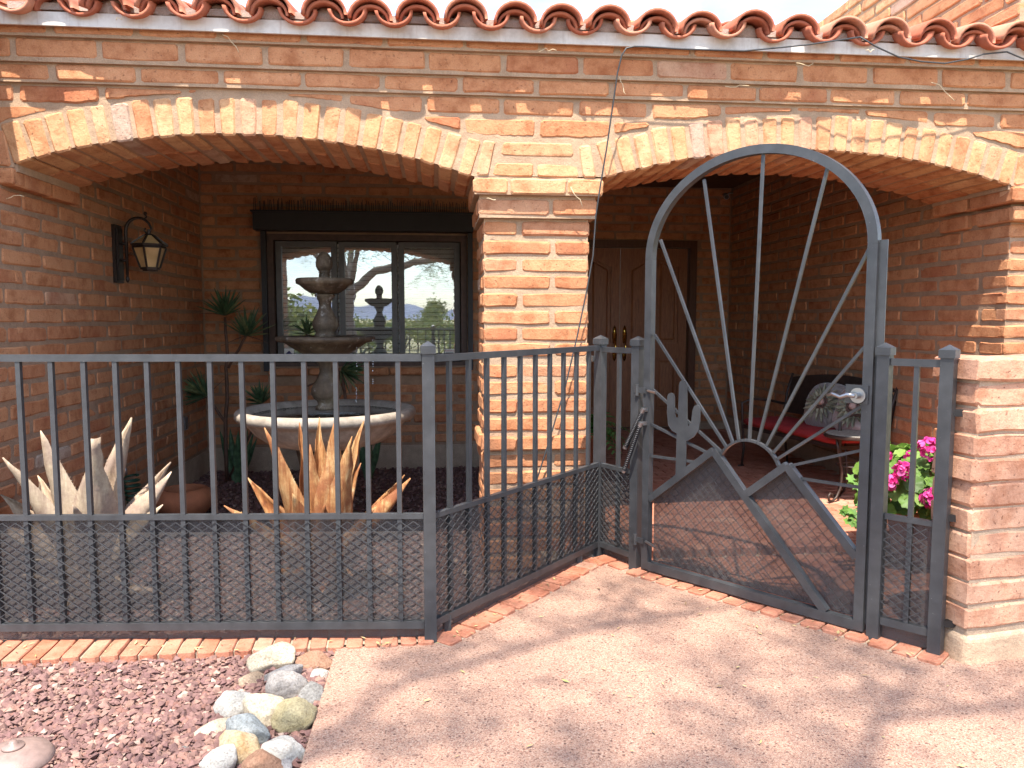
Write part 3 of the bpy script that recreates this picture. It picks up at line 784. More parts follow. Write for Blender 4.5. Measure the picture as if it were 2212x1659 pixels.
# ================================================================== iron fence
def perp(A, B): t = (B - A).normalized(); return V((t.y, -t.x, 0))     # right hand of A->B: towards the street here
def expanded(A, B, z0, z1, off, inside=None, wd=.056, hd=.0195, th=.0028):
    """Expanded metal sheet between A and B."""
    t = (B - A); L = t.length; t.normalize(); n = perp(A, B)
    mb = MB(); rows = int((z1 - z0) / hd); k = int(L / (wd / 2))
    for r in range(rows + 1):
        for i in range(k):
            u0, u1 = i * wd / 2, (i + 1) * wd / 2; s = 1 if (i + r) % 2 == 0 else -1
            za, zb = z0 + r * hd - s * hd / 2, z0 + r * hd + s * hd / 2
            if min(za, zb) < z0 - .004 or max(za, zb) > z1 + .004: continue
            if inside and not (inside(u0, za) and inside(u1, zb)): continue
            a = A + t * u0 + V((0, 0, za)) + n * off; b = A + t * u1 + V((0, 0, zb)) + n * off
            d = (b - a).normalized(); e = d.cross(n) * th / 2; m = n * th * .6
            mb.add([a - e - m, a + e - m, a + e + m, a - e + m, b - e - m, b + e - m, b + e + m, b - e + m], [(0, 1, 5, 4), (1, 2, 6, 5), (2, 3, 7, 6), (3, 0, 4, 7)])
    return mb
pick_src = {}
def pickets(parent, A, B, us, z0, z1, w=.0195):
    t = (B - A).normalized(); ang = math.atan2(t.y, t.x)
    for u in us:
        p = A + t * u; key = (round(z1 - z0, 3), w)
        wmat = Matrix.Translation((p.x, p.y, z0)) @ Matrix.Rotation(ang, 4, 'Z')
        if key not in pick_src:
            pick_src[key] = MB().box(-w / 2, w / 2, -w / 2, w / 2, 0, z1 - z0).build('picket', M['iron'], parent, world=wmat)
        else: share(pick_src[key], 'picket', parent, wmat)
def post(parent, p, ang, z1, w=.052, z0=-.05):
    R = Matrix.Translation((p.x, p.y, 0)) @ Matrix.Rotation(ang, 4, 'Z')
    o = MB().box(-w / 2, w / 2, -w / 2, w / 2, z0, z1).build('post', M['iron'], parent, world=R)
    c = w / 2 + .006
    MB().box(-c, c, -c, c, z1 - .028, z1 + .004).add([(-c, -c, z1 + .0045), (c, -c, z1 + .0045), (c, c, z1 + .0045), (-c, c, z1 + .0045), (0, 0, z1 + .026)], [(0, 1, 4), (1, 2, 4), (2, 3, 4), (3, 0, 4)]).build('post_cap', M['iron'], o, world=R)
    return o
def section(parent, A, B, us, zt, zm, zb, w0=.026, w1=.026, screen=True):
    t = (B - A).normalized(); n = perp(A, B); L = (B - A).length
    a, b = A + t * w0, B - t * w1
    up = lambda p, z: V((p.x, p.y, z))
    MB().bar(up(a, zt), up(b, zt), .026, .030, n).build('top_rail', M['iron'], parent)
    MB().bar(up(a, zm), up(b, zm), .026, .022, n).build('middle_rail', M['iron'], parent)
    MB().bar(up(a, zb), up(b, zb), .028, .032, n).build('bottom_rail', M['iron'], parent)
    pickets(parent, A, B, us, zb + .017, zm - .0115); pickets(parent, A, B, us, zm + .0115, zt - .0155)
    expanded(a, b, zb + .018, zm - .010, .013).build('expanded_mesh', M['iron'], parent, kind='stuff')
    s = MB(); q = n * -.014
    s.add([up(a, .002) + q, up(b, .002) + q, up(b, zm) + q, up(a, zm) + q, up(a, .002) + q * 1.08, up(b, .002) + q * 1.08, up(b, zm) + q * 1.08, up(a, zm) + q * 1.08], [(0, 1, 2, 3)])
    s.v = s.v[:4]; s.build('screen', M['screen'], parent)
fence = thing('iron_fence', POST1, 'charcoal iron fence with mesh lower panels running from the agaves to the brick pillar', 'fence')
tA = (POST1 - FL).normalized(); LA = (POST1 - FL).length
# pickets of the long run measured in the photograph
def hit(px, A, B):
    t = (B - A); n = V((t.y, -t.x, 0)); v = ray(px, 900); k = (A - CP).dot(n) / v.dot(n); p = CP + v * k; return (V((p.x, p.y, 0)) - A).dot(t.normalized())
usA = [hit(p, FL, POST1) for p in (46, 116, 186, 254, 322, 389, 457, 525, 592, 659, 727, 794, 861)]
k = usA[0]
while k > .15: k -= .138; usA.insert(0, k)
def zat(px, py, A, B):
    t = (B - A); n = V((t.y, -t.x, 0)); v = ray(px, py); k = (A - CP).dot(n) / v.dot(n); return (CP + v * k).z
zT = zat(460, 773, FL, POST1); zM = zat(460, 1116, FL, POST1); zB = zat(460, 1351, FL, POST1)
section(fence, FL, POST1, usA, zT, zM, zB, 0)
L2 = (POST2 - POST1).length; zM2 = zat(1120, 1064, POST1, POST2)
section(fence, POST1, POST2, [L2 * (i + 1) / 11 for i in range(10)], zT - .004, zM - .004, zB)
L3 = (POST3 - POST2).length
section(fence, POST2, POST3, [L3 * .52], zT - .012, zM - .008, zB)
a2 = math.atan2(POST2.y - POST1.y, POST2.x - POST1.x); aG = math.atan2(POST4.y - POST3.y, POST4.x - POST3.x)
post(fence, POST1, math.radians(2), zT + .045); post(fence, POST2, aG, zT + .045); post(fence, POST3, aG, zT + .045)
MB().bar(POST2 + V((-.028, .02, 1.15)), (.90, 4.52, 1.15), .03, .03).build('wall_bracket', M['iron'], fence)
MB().box(.03, .06, 3.32, 3.35, -.02, zB).build('foot', M['iron'], fence)
MB().box(.79, .82, 4.19, 4.22, -.02, zB).build('foot', M['iron'], fence)

sfence = thing('fence_panel', POST4, 'narrow charcoal iron fence panel between the gate and the garden wall', 'fence')
L4 = (POST5 - POST4).length
zT4 = zat(1965, 783, POST4, POST5); zM4 = zat(1965, 1123, POST4, POST5); zB4 = zat(1955, 1352, POST4, POST5)
section(sfence, POST4, POST5, [L4 * .52], zT4, zM4, max(zB4, .06))
post(sfence, POST4, aG, zat(1915, 745, POST4, POST5) - .015, .05); post(sfence, POST5, aG, zat(2050, 750, POST4, POST5) - .015, .05)
tp = (POST5 - POST4).normalized()
for (px, py) in ((2062, 893), (2056, 1122), (2048, 1352)):
    z = zat(px, py, POST4, POST5); c = POST5 + V((.03, -.012, z))
    h = MB().bar(POST5 + V((.02, 0, z)), c + V((.035, 0, 0)), .022, .028).build('wall_hinge', M['black'], sfence)
    fl = MB()
    for an in range(4): fl.ball(c + V((.052 + .014 * math.cos(an * math.pi / 2), -.006, .018 * math.sin(an * math.pi / 2))), .0135, 8, 5, (1, .6, 1))
    fl.build('hinge_rosette', M['black'], h, True)

# ================================================================== gate
GA = POST3 + (POST4 - POST3).normalized() * .055; GB = POST4 - (POST4 - POST3).normalized() * .012
GT = (GB - GA).normalized(); GLn = (GB - GA).length; Gn = V((GT.y, -GT.x, 0))     # Gn points to the street
if Gn.dot(V((0, -1, 0))) < 0: Gn = -Gn
gate = thing('sunburst_gate', GA, 'tall arched charcoal iron gate with sunburst rays, two mountain peaks and cactus', 'gate')
def gp(px, py):
    v = ray(px, py); k = (GA - CP).dot(Gn) / v.dot(Gn); p = CP + v * k; return ((p - GA).dot(GT), p.z)
def g3(s, z, off=0): return GA + GT * s + V((0, 0, z)) + Gn * off
frG = (GA, GT, Z0, Gn)
zbot = gp(1620, 1283)[1]
sw = .042
sL, sR = .0, GLn
zs = gp(1415, 560)[1]; apex = gp(1650, 312)[1]
MB().bar(g3(sw / 2, zbot - .02), g3(sw / 2, zs), sw, .04, GT).build('hinge_stile', M['iron'], gate)
MB().bar(g3(sR - sw / 2 - .03, zbot - .02), g3(sR - sw / 2 - .03, zs), sw, .04, GT).build('lock_stile', M['iron'], gate)
MB().bar(g3(sR - .012, zbot + .01), g3(sR - .012, gp(1905, 518)[1]), .034, .006, GT).build('stop_plate', M['iron'], gate)
sRi = sR - .03
cs = (sL + sRi) / 2; ra = (sRi - sL) / 2; hb = apex - zs
arcp = []; n = 40
outer = [(cs - ra * math.cos(math.pi * i / n), zs + .001 + hb * math.sin(math.pi * i / n)) for i in range(n + 1)]
inner = [(cs - (ra - sw) * math.cos(math.pi * i / n), zs + .001 + (hb - sw) * math.sin(math.pi * i / n)) for i in range(n + 1)]
vs = []; fs = []
for (d) in (-.02, .02):
    vs += [g3(s, z, d) for s, z in outer] + [g3(s, z, d) for s, z in inner]
m1 = n + 1
for i in range(n):
    fs += [(i, i + 1, m1 + i + 1, m1 + i), (2 * m1 + i, 3 * m1 + i, 3 * m1 + i + 1, 2 * m1 + i + 1), (i, 2 * m1 + i, 2 * m1 + i + 1, i + 1), (m1 + i, m1 + i + 1, 3 * m1 + i + 1, 3 * m1 + i)]
mesh_obj('arch_frame', vs, fs, M['iron'], gate)
MB().bar(g3(sw, zbot), g3(sRi - sw, zbot), .04, .045, Gn).build('bottom_rail', M['iron'], gate)
pk1 = gp(1543, 973); vl = gp(1609, 1070); pk2 = gp(1701, 1005); e1 = gp(1408, 1078); e2 = gp(1784, 1316); e3 = gp(1850, 1203)
e1 = (sw, e1[1]); e3 = (sRi - sw, e3[1]); e2 = (e2[0], zbot + .02)
def gbar(a, b, w, d, name, off=0): MB().bar(g3(*a, off), g3(*b, off), d, w, Gn).build(name, M['iron'], gate)
gbar(e1, pk1, .036, .036, 'mountain_bar'); gbar(pk1, e2, .036, .035, 'mountain_bar'); gbar(vl, pk2, .036, .034, 'mountain_bar'); gbar(pk2, e3, .036, .036, 'mountain_bar')
# half sun
hc = [gp(1556.6, 986), gp(1584, 957), gp(1611, 952.5), gp(1650, 963), gp(1672, 983), gp(1684, 1014)]
import itertools
sx = sum(p[0] for p in hc); A_ = [[0] * 3 for _ in range(3)]; B_ = [0] * 3
for (x, z) in hc:
    row = (2 * x, 2 * z, 1); r = x * x + z * z
    for i in range(3):
        B_[i] += row[i] * r
        for j in range(3): A_[i][j] += row[i] * row[j]
sol = Matrix(A_).inverted() @ V(B_); hcx, hcz = sol.x, sol.y; hr = math.sqrt(sol.z + hcx ** 2 + hcz ** 2)
def hubpt(a, r=hr): return (hcx + r * math.cos(a), hcz + r * math.sin(a))
aa0, aa1 = math.atan2(hc[-1][1] - hcz, hc[-1][0] - hcx), math.atan2(hc[0][1] - hcz, hc[0][0] - hcx)
hub = MB(); prev = None
for i in range(24):
    a, b = aa0 + (aa1 - aa0) * i / 24, aa0 + (aa1 - aa0) * (i + 1) / 24
    hub.bar(g3(*hubpt(a - .01)), g3(*hubpt(b + .01)), .022, .012, Gn)
hub.build('half_sun', M['iron'], gate)
rays = [((1596, 951), (1521, 388)), ((1619, 952), (1649, 328)), ((1638, 955), (1789, 358)), ((1655, 965), (1883, 527)), ((1671, 978), (1878, 738)), ((1680, 991), (1870, 872)),
        ((1708, 1006), (1864, 972)), ((1726, 1033), (1858, 1053)), ((1583, 956), (1427, 518)), ((1570, 967), (1414, 723)), ((1561, 978), (1411, 842)), ((1528, 978), (1408, 917)), ((1503, 998), (1407, 985))]
for i, (p, q) in enumerate(rays): gbar(gp(*p), gp(*q), .0130, .0130, 'sun_ray', -.001 * (i % 2))
# cactus cut from plate
cp = [(256, 1020), (264, 765), (235, 750), (212, 715), (205, 640), (207, 540), (214, 525), (230, 519), (245, 526), (251, 545), (252, 640), (257, 665), (266, 672), (272, 665), (274, 600), (278, 470), (284, 450), (300, 443), (318, 448), (327, 470), (328, 700), (332, 722), (345, 712), (352, 690), (360, 625), (370, 600), (385, 592), (400, 598), (408, 618), (406, 690), (395, 750), (370, 785), (335, 808), (322, 812), (318, 990)]
cpoly = [gp(1371.4 + x * .3553, 663.6 + y * .3553) for x, y in cp]
MB().prism(cpoly, frG, .010, .015).build('cactus', M['iron'], gate)
# mesh in the mountains
mpoly = [(sw, zbot + .02), (sRi - sw, zbot + .02), e3, pk2, vl, pk1, e1]
ins = lambda u, z: in_poly(u, z, mpoly)
expanded(g3(0, 0), g3(sRi, 0), zbot + .02, pk1[1], -.024, ins, .052, .026, .0022).build('expanded_mesh', M['iron'], gate, kind='stuff')
tri = MB(); tri.add([g3(s, z, -.034) for s, z in mpoly], [tuple(range(len(mpoly)))]); tri.build('screen', M['screen'], gate)
# lock
c1, c2 = gp(1833, 829), gp(1877, 872)
lk = MB().prism(rect(c1[0], sRi - .012, c2[1], c1[1]), frG, .0205, .030).build('lock_plate', M['iron'], gate)
M['nickel'] = simple('satin dark nickel', (.32, .32, .33), .32, .9, .1)
rc = gp(1861, 853)
ros = MB(); k0 = 0
ring0 = [(rc[0] + .033 * math.cos(2 * math.pi * i / 20), rc[1] + .033 * math.sin(2 * math.pi * i / 20)) for i in range(20)]
ros.prism(ring0, frG, .0305, .042); ros.prism([(rc[0] + .013 * math.cos(2 * math.pi * i / 12), rc[1] + .013 * math.sin(2 * math.pi * i / 12)) for i in range(12)], frG, .0425, .075)
ros.build('lock_rose', M['nickel'], lk)
MB().tube([g3(rc[0], rc[1], .07), g3(rc[0] - .03, rc[1] + .004, .075), g3(rc[0] - .06, rc[1] - .008, .075), g3(rc[0] - .095, rc[1] + .004, .072), g3(rc[0] - .122, rc[1] - .002, .068)], [.011, .010, .008, .0075, .005], 10).build('lever', M['nickel'], lk, True)
# hinges and spring closers
for (py, pyb) in ((843, 0), (1168, 0)):
    z = gp(1400, py)[1]
    MB().tube([g3(-.035, z - .03, .03), g3(-.035, z + .03, .03)], .011, 10).bar(g3(-.06, z, .026), g3(.02, z, .026), .006, .03, Gn).build('hinge', M['iron'], gate)
    MB().tube([g3(.03, z, .022), g3(.03 + .075, z - .004, .05)], .007, 8).build('bolt', M['nickel'], gate)
M['spring'] = simple('dark spring steel', (.05, .05, .055), .35, .7, .2)
for (p, q, o1) in (((1399, 888), (1366, 962), .05), ((1398, 917), (1366, 1012), .065)):
    a = gp(*p); b = gp(*q); A3, B3 = g3(*a, o1), g3(*b, o1 + .01)
    t = (B3 - A3); L = t.length; t.normalize(); u = t.orthogonal().normalized(); w_ = t.cross(u); pts = []
    turns = 24
    for i in range(turns * 8 + 1):
        an = 2 * math.pi * i / 8; pts.append(A3 + t * (L * i / (turns * 8)) + (u * math.cos(an) + w_ * math.sin(an)) * .0115)
    so = MB().tube(pts, .0030, 5).build('spring_closer', M['spring'], gate, True)
    MB().tube([A3 - t * .02, A3 + t * .004], .013, 10).tube([B3 - t * .004, B3 + t * .012], .013, 10).bar(A3 - t * .012, g3(a[0] + .01, a[1] + .01, .02), .012, .02).build('spring_clip', M['nickel'], so)

# ================================================================== gravel (nobody could count it)
def pebbles(name, label, n, pick, smin, smax, mat, seed, sink=.3):
    rnd = random.Random(seed); vs = []; fs = []
    base = [V((0, 0, 1)), V((0, 0, -1))] + [V((math.cos(a), math.sin(a), 0)) for a in (0, 1.26, 2.51, 3.77, 5.03)]
    bf = [(0, 2 + i, 2 + (i + 1) % 5) for i in range(5)] + [(1, 2 + (i + 1) % 5, 2 + i) for i in range(5)]
    for _ in range(n):
        x, y, z = pick(rnd); s = smin + (smax - smin) * rnd.random() ** 2.4
        e = Matrix.Rotation(rnd.uniform(0, 6.28), 3, 'Z') @ Matrix.Rotation(rnd.uniform(-.6, .6), 3, 'X') @ Matrix.Rotation(rnd.uniform(-.6, .6), 3, 'Y')
        sc = V((s * rnd.uniform(.7, 1.35), s * rnd.uniform(.6, 1), s * rnd.uniform(.4, .8))); k = len(vs); c = V((x, y, z + sc.z * (.7 - sink)))
        for b in base:
            q = b * rnd.uniform(.72, 1.12); vs.append(c + e @ V((q.x * sc.x, q.y * sc.y, q.z * sc.z)))
        fs += [tuple(i + k for i in f) for f in bf]
    return tag(mesh_obj(name, vs, fs, mat, None, False, 'stuff'), label, 'gravel')
def pick_front(r):
    y = 3.20 - (r.random() ** 1.0) * 1.25; return r.uniform(-.46 - 1.75 * ((y + .3) / 3.2), -.435), y, -.031 + .012 * noise.noise(V((y * 3, 0, 0)))
pebbles('gravel', 'crushed red brown gravel beside the concrete walk', 13500, pick_front, .007, .024, M['gravel'], 3)
ppoly = [(XL + .01, 3.42), (-.05, 3.42), (.62, 4.3), (.62, 7.88), (XL + .01, 7.88)]
def pick_in(r):
    while True:
        x, y = r.uniform(XL, .64), 3.38 + 4.5 * r.random() ** 1.25
        if in_poly(x, y, ppoly) and not (.28 < x and 4.48 < y < 5.06): return x, y, ZG - .015
pebbles('gravel', 'dark red gravel bed inside the iron fence around the fountain', 15000, pick_in, .011, .031, M['gravel'], 4)

# ================================================================== river rocks
def river_rock(px, py, z, sx, sy, sz, rot, mat, label, seed, ang=.45):
    rnd = random.Random(seed); c = onZ(px, py, z); bm = bmesh.new(); bmesh.ops.create_icosphere(bm, subdivisions=4, radius=1)
    off = V((rnd.uniform(-50, 50), rnd.uniform(-50, 50), 0))
    Rm = Matrix.Rotation(rot, 3, 'Z') @ Matrix.Rotation(rnd.uniform(-.25, .25), 3, 'X') @ Matrix.Rotation(rnd.uniform(-.25, .25), 3, 'Y')
    cuts = [(V((rnd.uniform(-1, 1), rnd.uniform(-1, 1), rnd.uniform(-.2, 1))).normalized(), rnd.uniform(.58, .84)) for _ in range(10)]
    for v in bm.verts:
        p = v.co.copy()
        for (nn, d) in cuts:
            k = p.dot(nn) - d
            if k > 0: p -= nn * k * (ang + .4)
        p *= 1 + .14 * noise.noise(p * 1.4 + off) + .045 * noise.noise(p * 4 + off) + .016 * noise.noise(p * 11 + off)
        v.co = Rm @ V((p.x * sx, p.y * sy, p.z * sz)) * 1.17
    vs = [v.co + c for v in bm.verts]; fs = [tuple(v.index for v in f.verts) for f in bm.faces]; bm.free()
    return tag(mesh_obj('river_rock', vs, fs, mat, None, True), label, 'rock', 'rocks edging the concrete walk')
def stone(name, c1, c2, sc=14, streak=None):
    m = NT(name, .85, 0, .3); co = m.scaled((1, 1, 3.0), (.4, .3, 0))
    col = m.ramp(m.noise(sc, 7, .68, co), [(.28, c1), (.5, tuple((a + b) / 2 for a, b in zip(c1, c2))), (.72, c2)])
    if streak: col = m.mix(m.ramp(m.noise(5, 4, .6), [(.45, 0.0), (.62, .8)]), col, streak)
    col = m.mix(1, col, m.ramp(m.noise(130, 4, .7), [(.32, (.58, .55, .52)), (.5, (.95, .95, .95)), (.7, (1.15, 1.15, 1.15))]), 'MULTIPLY')
    m.color(col); m.bump(m.noise(28, 8, .75), 1.0, .016); m.bump(m.noise(140, 5, .75), .8, .005); return m.m
S = {'white': stone('white quartz', (0.440, 0.400, 0.344), (0.640, 0.616, 0.568)), 'cream': stone('cream quartz', (0.448, 0.360, 0.248), (0.640, 0.560, 0.432)), 'gold': stone('golden stone', (0.440, 0.320, 0.168), (0.576, 0.496, 0.368), 8, (0.384, 0.200, 0.056)),
     'grey': stone('grey gneiss', (0.240, 0.216, 0.200), (0.416, 0.384, 0.360)), 'slate': stone('blue grey stone', (0.176, 0.200, 0.200), (0.384, 0.400, 0.400), 9), 'olive': stone('olive tan stone', (0.320, 0.264, 0.136), (0.464, 0.408, 0.264), 7, (0.320, 0.240, 0.096)),
     'rust': stone('rusty brown stone', (0.272, 0.136, 0.080), (0.400, 0.240, 0.160)), 'tan': stone('tan sandstone', (0.320, 0.224, 0.152), (0.448, 0.344, 0.248)), 'dark': stone('speckled dark grey stone', (0.160, 0.152, 0.144), (0.336, 0.320, 0.296), 30)}
for args in [
    (590, 1424, 0, .090, .06, .060, .2, S['cream'], 'rough cream quartz rock touching the brick edging', 21),
    (682, 1432, -.02, .075, .045, .045, .1, S['rust'], 'rusty orange brown rock in the corner of edging and walk', 22),
    (613, 1457, -.005, .075, .035, .035, .5, S['grey'], 'flat dark grey banded rock under the tall grey one', 23),
    (620, 1480, .005, .065, .078, .058, -.3, S['grey'], 'large grey banded upright rock with flat face', 24),
    (688, 1462, -.035, .045, .030, .032, .7, S['white'], 'small pale rock among dry straw beside the walk', 25),
    (545, 1473, -.035, .060, .040, .035, .2, S['tan'], 'half buried tan rock among the gravel', 26),
    (672, 1502, -.02, .052, .050, .045, .3, S['dark'], 'speckled dark grey rock against the walk edge', 27),
    (507, 1522, -.01, .085, .055, .052, -.5, S['white'], 'large white quartz rock on the gravel', 28),
    (568, 1532, .005, .082, .062, .058, -.6, S['cream'], 'yellowish knobbly quartz rock beside the white one', 29),
    (634, 1545, -.005, .070, .090, .055, .1, S['olive'], 'smooth olive tan rounded boulder beside the walk', 30),
    (470, 1578, -.035, .080, .040, .035, .4, S['cream'], 'low pale rock partly buried in gravel', 31),
    (532, 1577, .015, .078, .040, .040, -.45, S['slate'], 'angular blue grey and white rock lying across others', 32),
    (515, 1614, .0, .080, .058, .055, -.3, S['gold'], 'golden rounded rock with an orange stained side', 33),
    (612, 1625, -.01, .060, .065, .050, .2, S['white'], 'white granular rock beside the walk, below the olive boulder', 34),
    (402, 1635, -.05, .034, .042, .026, .3, S['dark'], 'small flat grey stone alone on the gravel', 35),
    (475, 1645, -.005, .050, .045, .050, .2, S['white'], 'small white chipped rock beside the golden one', 36),
    (565, 1655, -.005, .070, .050, .050, .1, S['rust'], 'smooth reddish brown rock below the golden one', 37),
    (600, 1672, -.03, .05, .04, .04, .1, S['grey'], 'grey rock half hidden behind the reddish one', 38)]:
    river_rock(*args)

# ================================================================== dead agaves
def agave_mat(name, stops, streak):
    m = NT(name, .75, 0, .3); co = m.scaled((1, 1, .12))
    col = m.ramp(m.noise(26, 7, .7, co, .4), stops)
    col = m.mix(m.ramp(m.noise(7, 5, .65), [(.46, 0.0), (.62, .85)]), col, streak)
    col = m.mix(1, col, m.ramp(m.noise(60, 5, .7), [(.3, (.8, .78, .75)), (.7, (1.1, 1.1, 1.1))]), 'MULTIPLY')
    m.color(col); m.bump(m.noise(40, 6, .7, co), .5, .006); return m.m
M['agave_pale'] = agave_mat('bleached agave leaf', [(.30, (.24, .17, .12)), (.46, (.38, .29, .21)), (.70, (.54, .44, .31))], (.28, .20, .16))
M['agave_rust'] = agave_mat('rusty dried agave leaf', [(.32, (.13, .045, .018)), (.46, (.30, .125, .045)), (.57, (.43, .25, .11)), (.70, (.55, .42, .25))], (.21, .072, .030))
def leaf_mesh(base, tip, w, inner, bow=.12, cup=.42, th=.010, nl=14, nw=6, prof=None, tipw=.0, twist=0, spines=False):
    base = V(base); tip = V(tip); ax = tip - base; L = ax.length; inner = V(inner)
    inner = (inner - ax * (inner.dot(ax) / ax.length_squared)).normalized()
    ctrl = (base + tip) / 2 - inner * bow * L
    top, bot = [], []
    for i in range(nl + 1):
        t = i / nl
        c = base * (1 - t) ** 2 + ctrl * 2 * t * (1 - t) + tip * t * t
        tg = ((ctrl - base) * (1 - t) + (tip - ctrl) * t).normalized()
        n = (inner - tg * inner.dot(tg)).normalized(); s = tg.cross(n)
        if twist: n, s = n * math.cos(twist * t) + s * math.sin(twist * t), s * math.cos(twist * t) - n * math.sin(twist * t)
        pr = prof(t) if prof else (.62 + 1.25 * t - 1.0 * t * t * 1.3 if t < .38 else max(0, (.91) * ((1 - t) / .62) ** .92))
        ww = max(w * pr, .004, tipw)
        for j in range(nw + 1):
            u = -1 + 2 * j / nw
            cupv = cup * ww * (abs(u) ** 1.8) * (.5 + .9 * t)
            lat = ww / 2 * u * (1 - .16 * u * u * cup * 2)
            p = c + s * lat + n * cupv
            tk = th * (1 - u * u * .85) * (1 - .75 * t)
            top.append(p); bot.append(p - n * max(tk, .0012))
    m = nw + 1; N = len(top); fs = []
    for i in range(nl):
        for j in range(nw):
            a = i * m + j; fs.append((a, a + 1, a + m + 1, a + m)); fs.append((N + a, N + a + m, N + a + m + 1, N + a + 1))
        fs.append((i * m, (i + 1) * m, N + (i + 1) * m, N + i * m)); a = i * m + nw; fs.append((a, N + a, N + a + m, a + m))
    fs.append(tuple(range(N + nw, N - 1, -1)) + tuple(range(0, m))); fs.append(tuple(range(nl * m, nl * m + m)) + tuple(range(N + nl * m + nw, N + nl * m - 1, -1)))
    vs = top + bot
    if spines:
        for i in range(2, nl * 3 - 3):
            t = i / 3
            i0 = int(t); fr_ = t - i0
            for j in (0, nw):
                p = top[i0 * m + j].lerp(top[min(nl, i0 + 1) * m + j], fr_); q = top[i0 * m + (1 if j == 0 else nw - 1)]
                o = (p - q).normalized() * .006; k = len(vs); d = ax.normalized() * .0035
                vs += [p - d, p + d, p + o + d]; fs.append((k, k + 1, k + 2))
    return vs, fs
def agave(name, base_px, Yc, leaves, mat, label):
    b = onY(*base_px, Yc)
    root = thing(name, (b.x, b.y, ZG), label, 'agave')
    MB().lathe([(.07, ZG - .05), (.075, b.z - .05), (.06, b.z + .03), (.03, b.z + .08)], (b.x, b.y, 0), 14).build('core', mat, root, True)
    for (px, py, dy, w, bow, cup, kw) in leaves:
        tip = onY(px, py, Yc + dy)
        d = V((tip.x - b.x, tip.y - b.y, 0)); d = d.normalized() if d.length > .02 else V((0, -1, 0))
        st = b + d * .06 + V((0, 0, .0 if tip.z > .3 else -.05))
        ax = (tip - st); inner = V((-d.x * .45, (1.0 if dy <= .05 else -1.0) * .8, .45))
        vs, fs = leaf_mesh(st, tip, w * 1.55, inner, bow * .25, cup * .8, .016, spines=True, **kw)
        vs = [v + V((noise.noise(v * 9), noise.noise(v * 9 + V((5, 0, 0))), 0)) * .012 + V((noise.noise(v * 28), noise.noise(v * 28 + V((5, 0, 0))), 0)) * .004 for v in vs]
        mesh_obj('leaf', vs, fs, mat, root, True)
def low_leaves(root_name, mat, seed):
    root = bpy.data.objects[root_name]; b = W[root_name].translation; r = random.Random(seed)
    for i in range(15):
        a = i * 2.4 + r.uniform(-.2, .2); d = V((math.cos(a), math.sin(a), 0)); k = i / 15; z0 = b.z + .03 + .11 * k; L = r.uniform(.24, .36)
        st = V((b.x, b.y, z0)) + d * .045; tip = st + d * L * (.95 - .35 * k) + V((0, 0, L * (.15 + .75 * k) * r.uniform(.7, 1.2)))
        vs, fs = leaf_mesh(st, tip, r.uniform(.13, .17), V((-d.x * .5, -d.y * .5, 1)), -.05, .5, .014, spines=True); mesh_obj('leaf', vs, fs, mat, root, True)
stump = lambda t: (.62 + .5 * t if t < .4 else .82 - 1.45 * (t - .4) if t < .8 else .24 - .1 * (t - .8))
agave('dead_agave', (203, 1240), 4.12, [
    (10, 988, -.16, .150, .10, .40, {}), (86, 930, -.10, .200, .10, .35, {}), (81, 1027, .10, .130, .12, .6, {}),
    (203, 948, -.22, .215, -.02, .30, {'prof': stump, 'tipw': .05}), (219, 989, .14, .105, .1, .8, {}), (285, 902, .10, .145, -.06, .75, {}), (270, 960, .2, .12, .05, .5, {}),
    (368, 998, .18, .120, .16, .8, {}), (371, 1019, .02, .150, .16, .55, {}), (3, 1067, .10, .130, .10, .7, {}), (160, 1090, -.28, .13, .1, .5, {}), (352, 1090, -.10, .10, .1, .7, {}), (-30, 1130, -.1, .13, .1, .5, {})],
    M['agave_pale'], 'bleached grey dead agave with a cut stump leaf behind the fence')
agave('dead_agave', (698, 1240), 4.22, [
    (572, 924, -.12, .150, .07, .35, {}), (645, 912, .12, .105, .03, .75, {}), (668, 960, .02, .12, .02, .5, {}), (690, 901, .16, .135, .0, .8, {}), (724, 906, -.06, .165, .02, .30, {}),
    (759, 942, -.16, .150, .02, .30, {}), (784, 910, .14, .110, .05, .8, {}), (777, 1000, .05, .07, .05, .6, {}), (889, 1033, -.05, .125, .18, .6, {}), (876, 1026, .12, .10, .18, .8, {}),
    (533, 1031, .06, .125, .16, .7, {}), (485, 1092, -.10, .11, .14, .5, {}), (630, 1065, -.25, .13, .12, .5, {}), (812, 1095, -.22, .10, .12, .6, {}), (700, 1090, -.3, .14, .1, .4, {})],
    M['agave_rust'], 'rusty orange dried agave in front of the fountain basin')

low_leaves('dead_agave', M['agave_pale'], 1); low_leaves('dead_agave.001', M['agave_rust'], 2)
# ================================================================== fountain
YFN = 5.40
def fz(y): return onY(705, y, YFN).z
FX = onY(705, 800, YFN).x
S_ = PF / (onY(705, 800, YFN) - CP).dot(CD)
fr2 = lambda px: px / 2 / S_
def fount_mat():
    m = NT('weathered cast stone', .8, 0, .3)
    col = m.ramp(m.noise(7, 7, .7), [(.30, (.030, .021, .014)), (.46, (.075, .054, .035)), (.60, (.15, .115, .075)), (.74, (.27, .23, .165))])
    drip = m.ramp(m.noise(9, 6, .7, m.scaled((1, 1, .25))), [(.45, 0.0), (.62, .8)])
    col = m.mix(drip, col, (.085, .058, .038)); wh = m.ramp(m.noise(16, 6, .75), [(.58, 0.0), (.72, .6)]); col = m.mix(wh, col, (.50, .47, .42))
    m.color(col); m.roughness(m.ramp(m.noise(9, 5), [(.35, .35), (.6, .85)])); m.bump(m.noise(50, 6, .7), .5, .005); return m.m
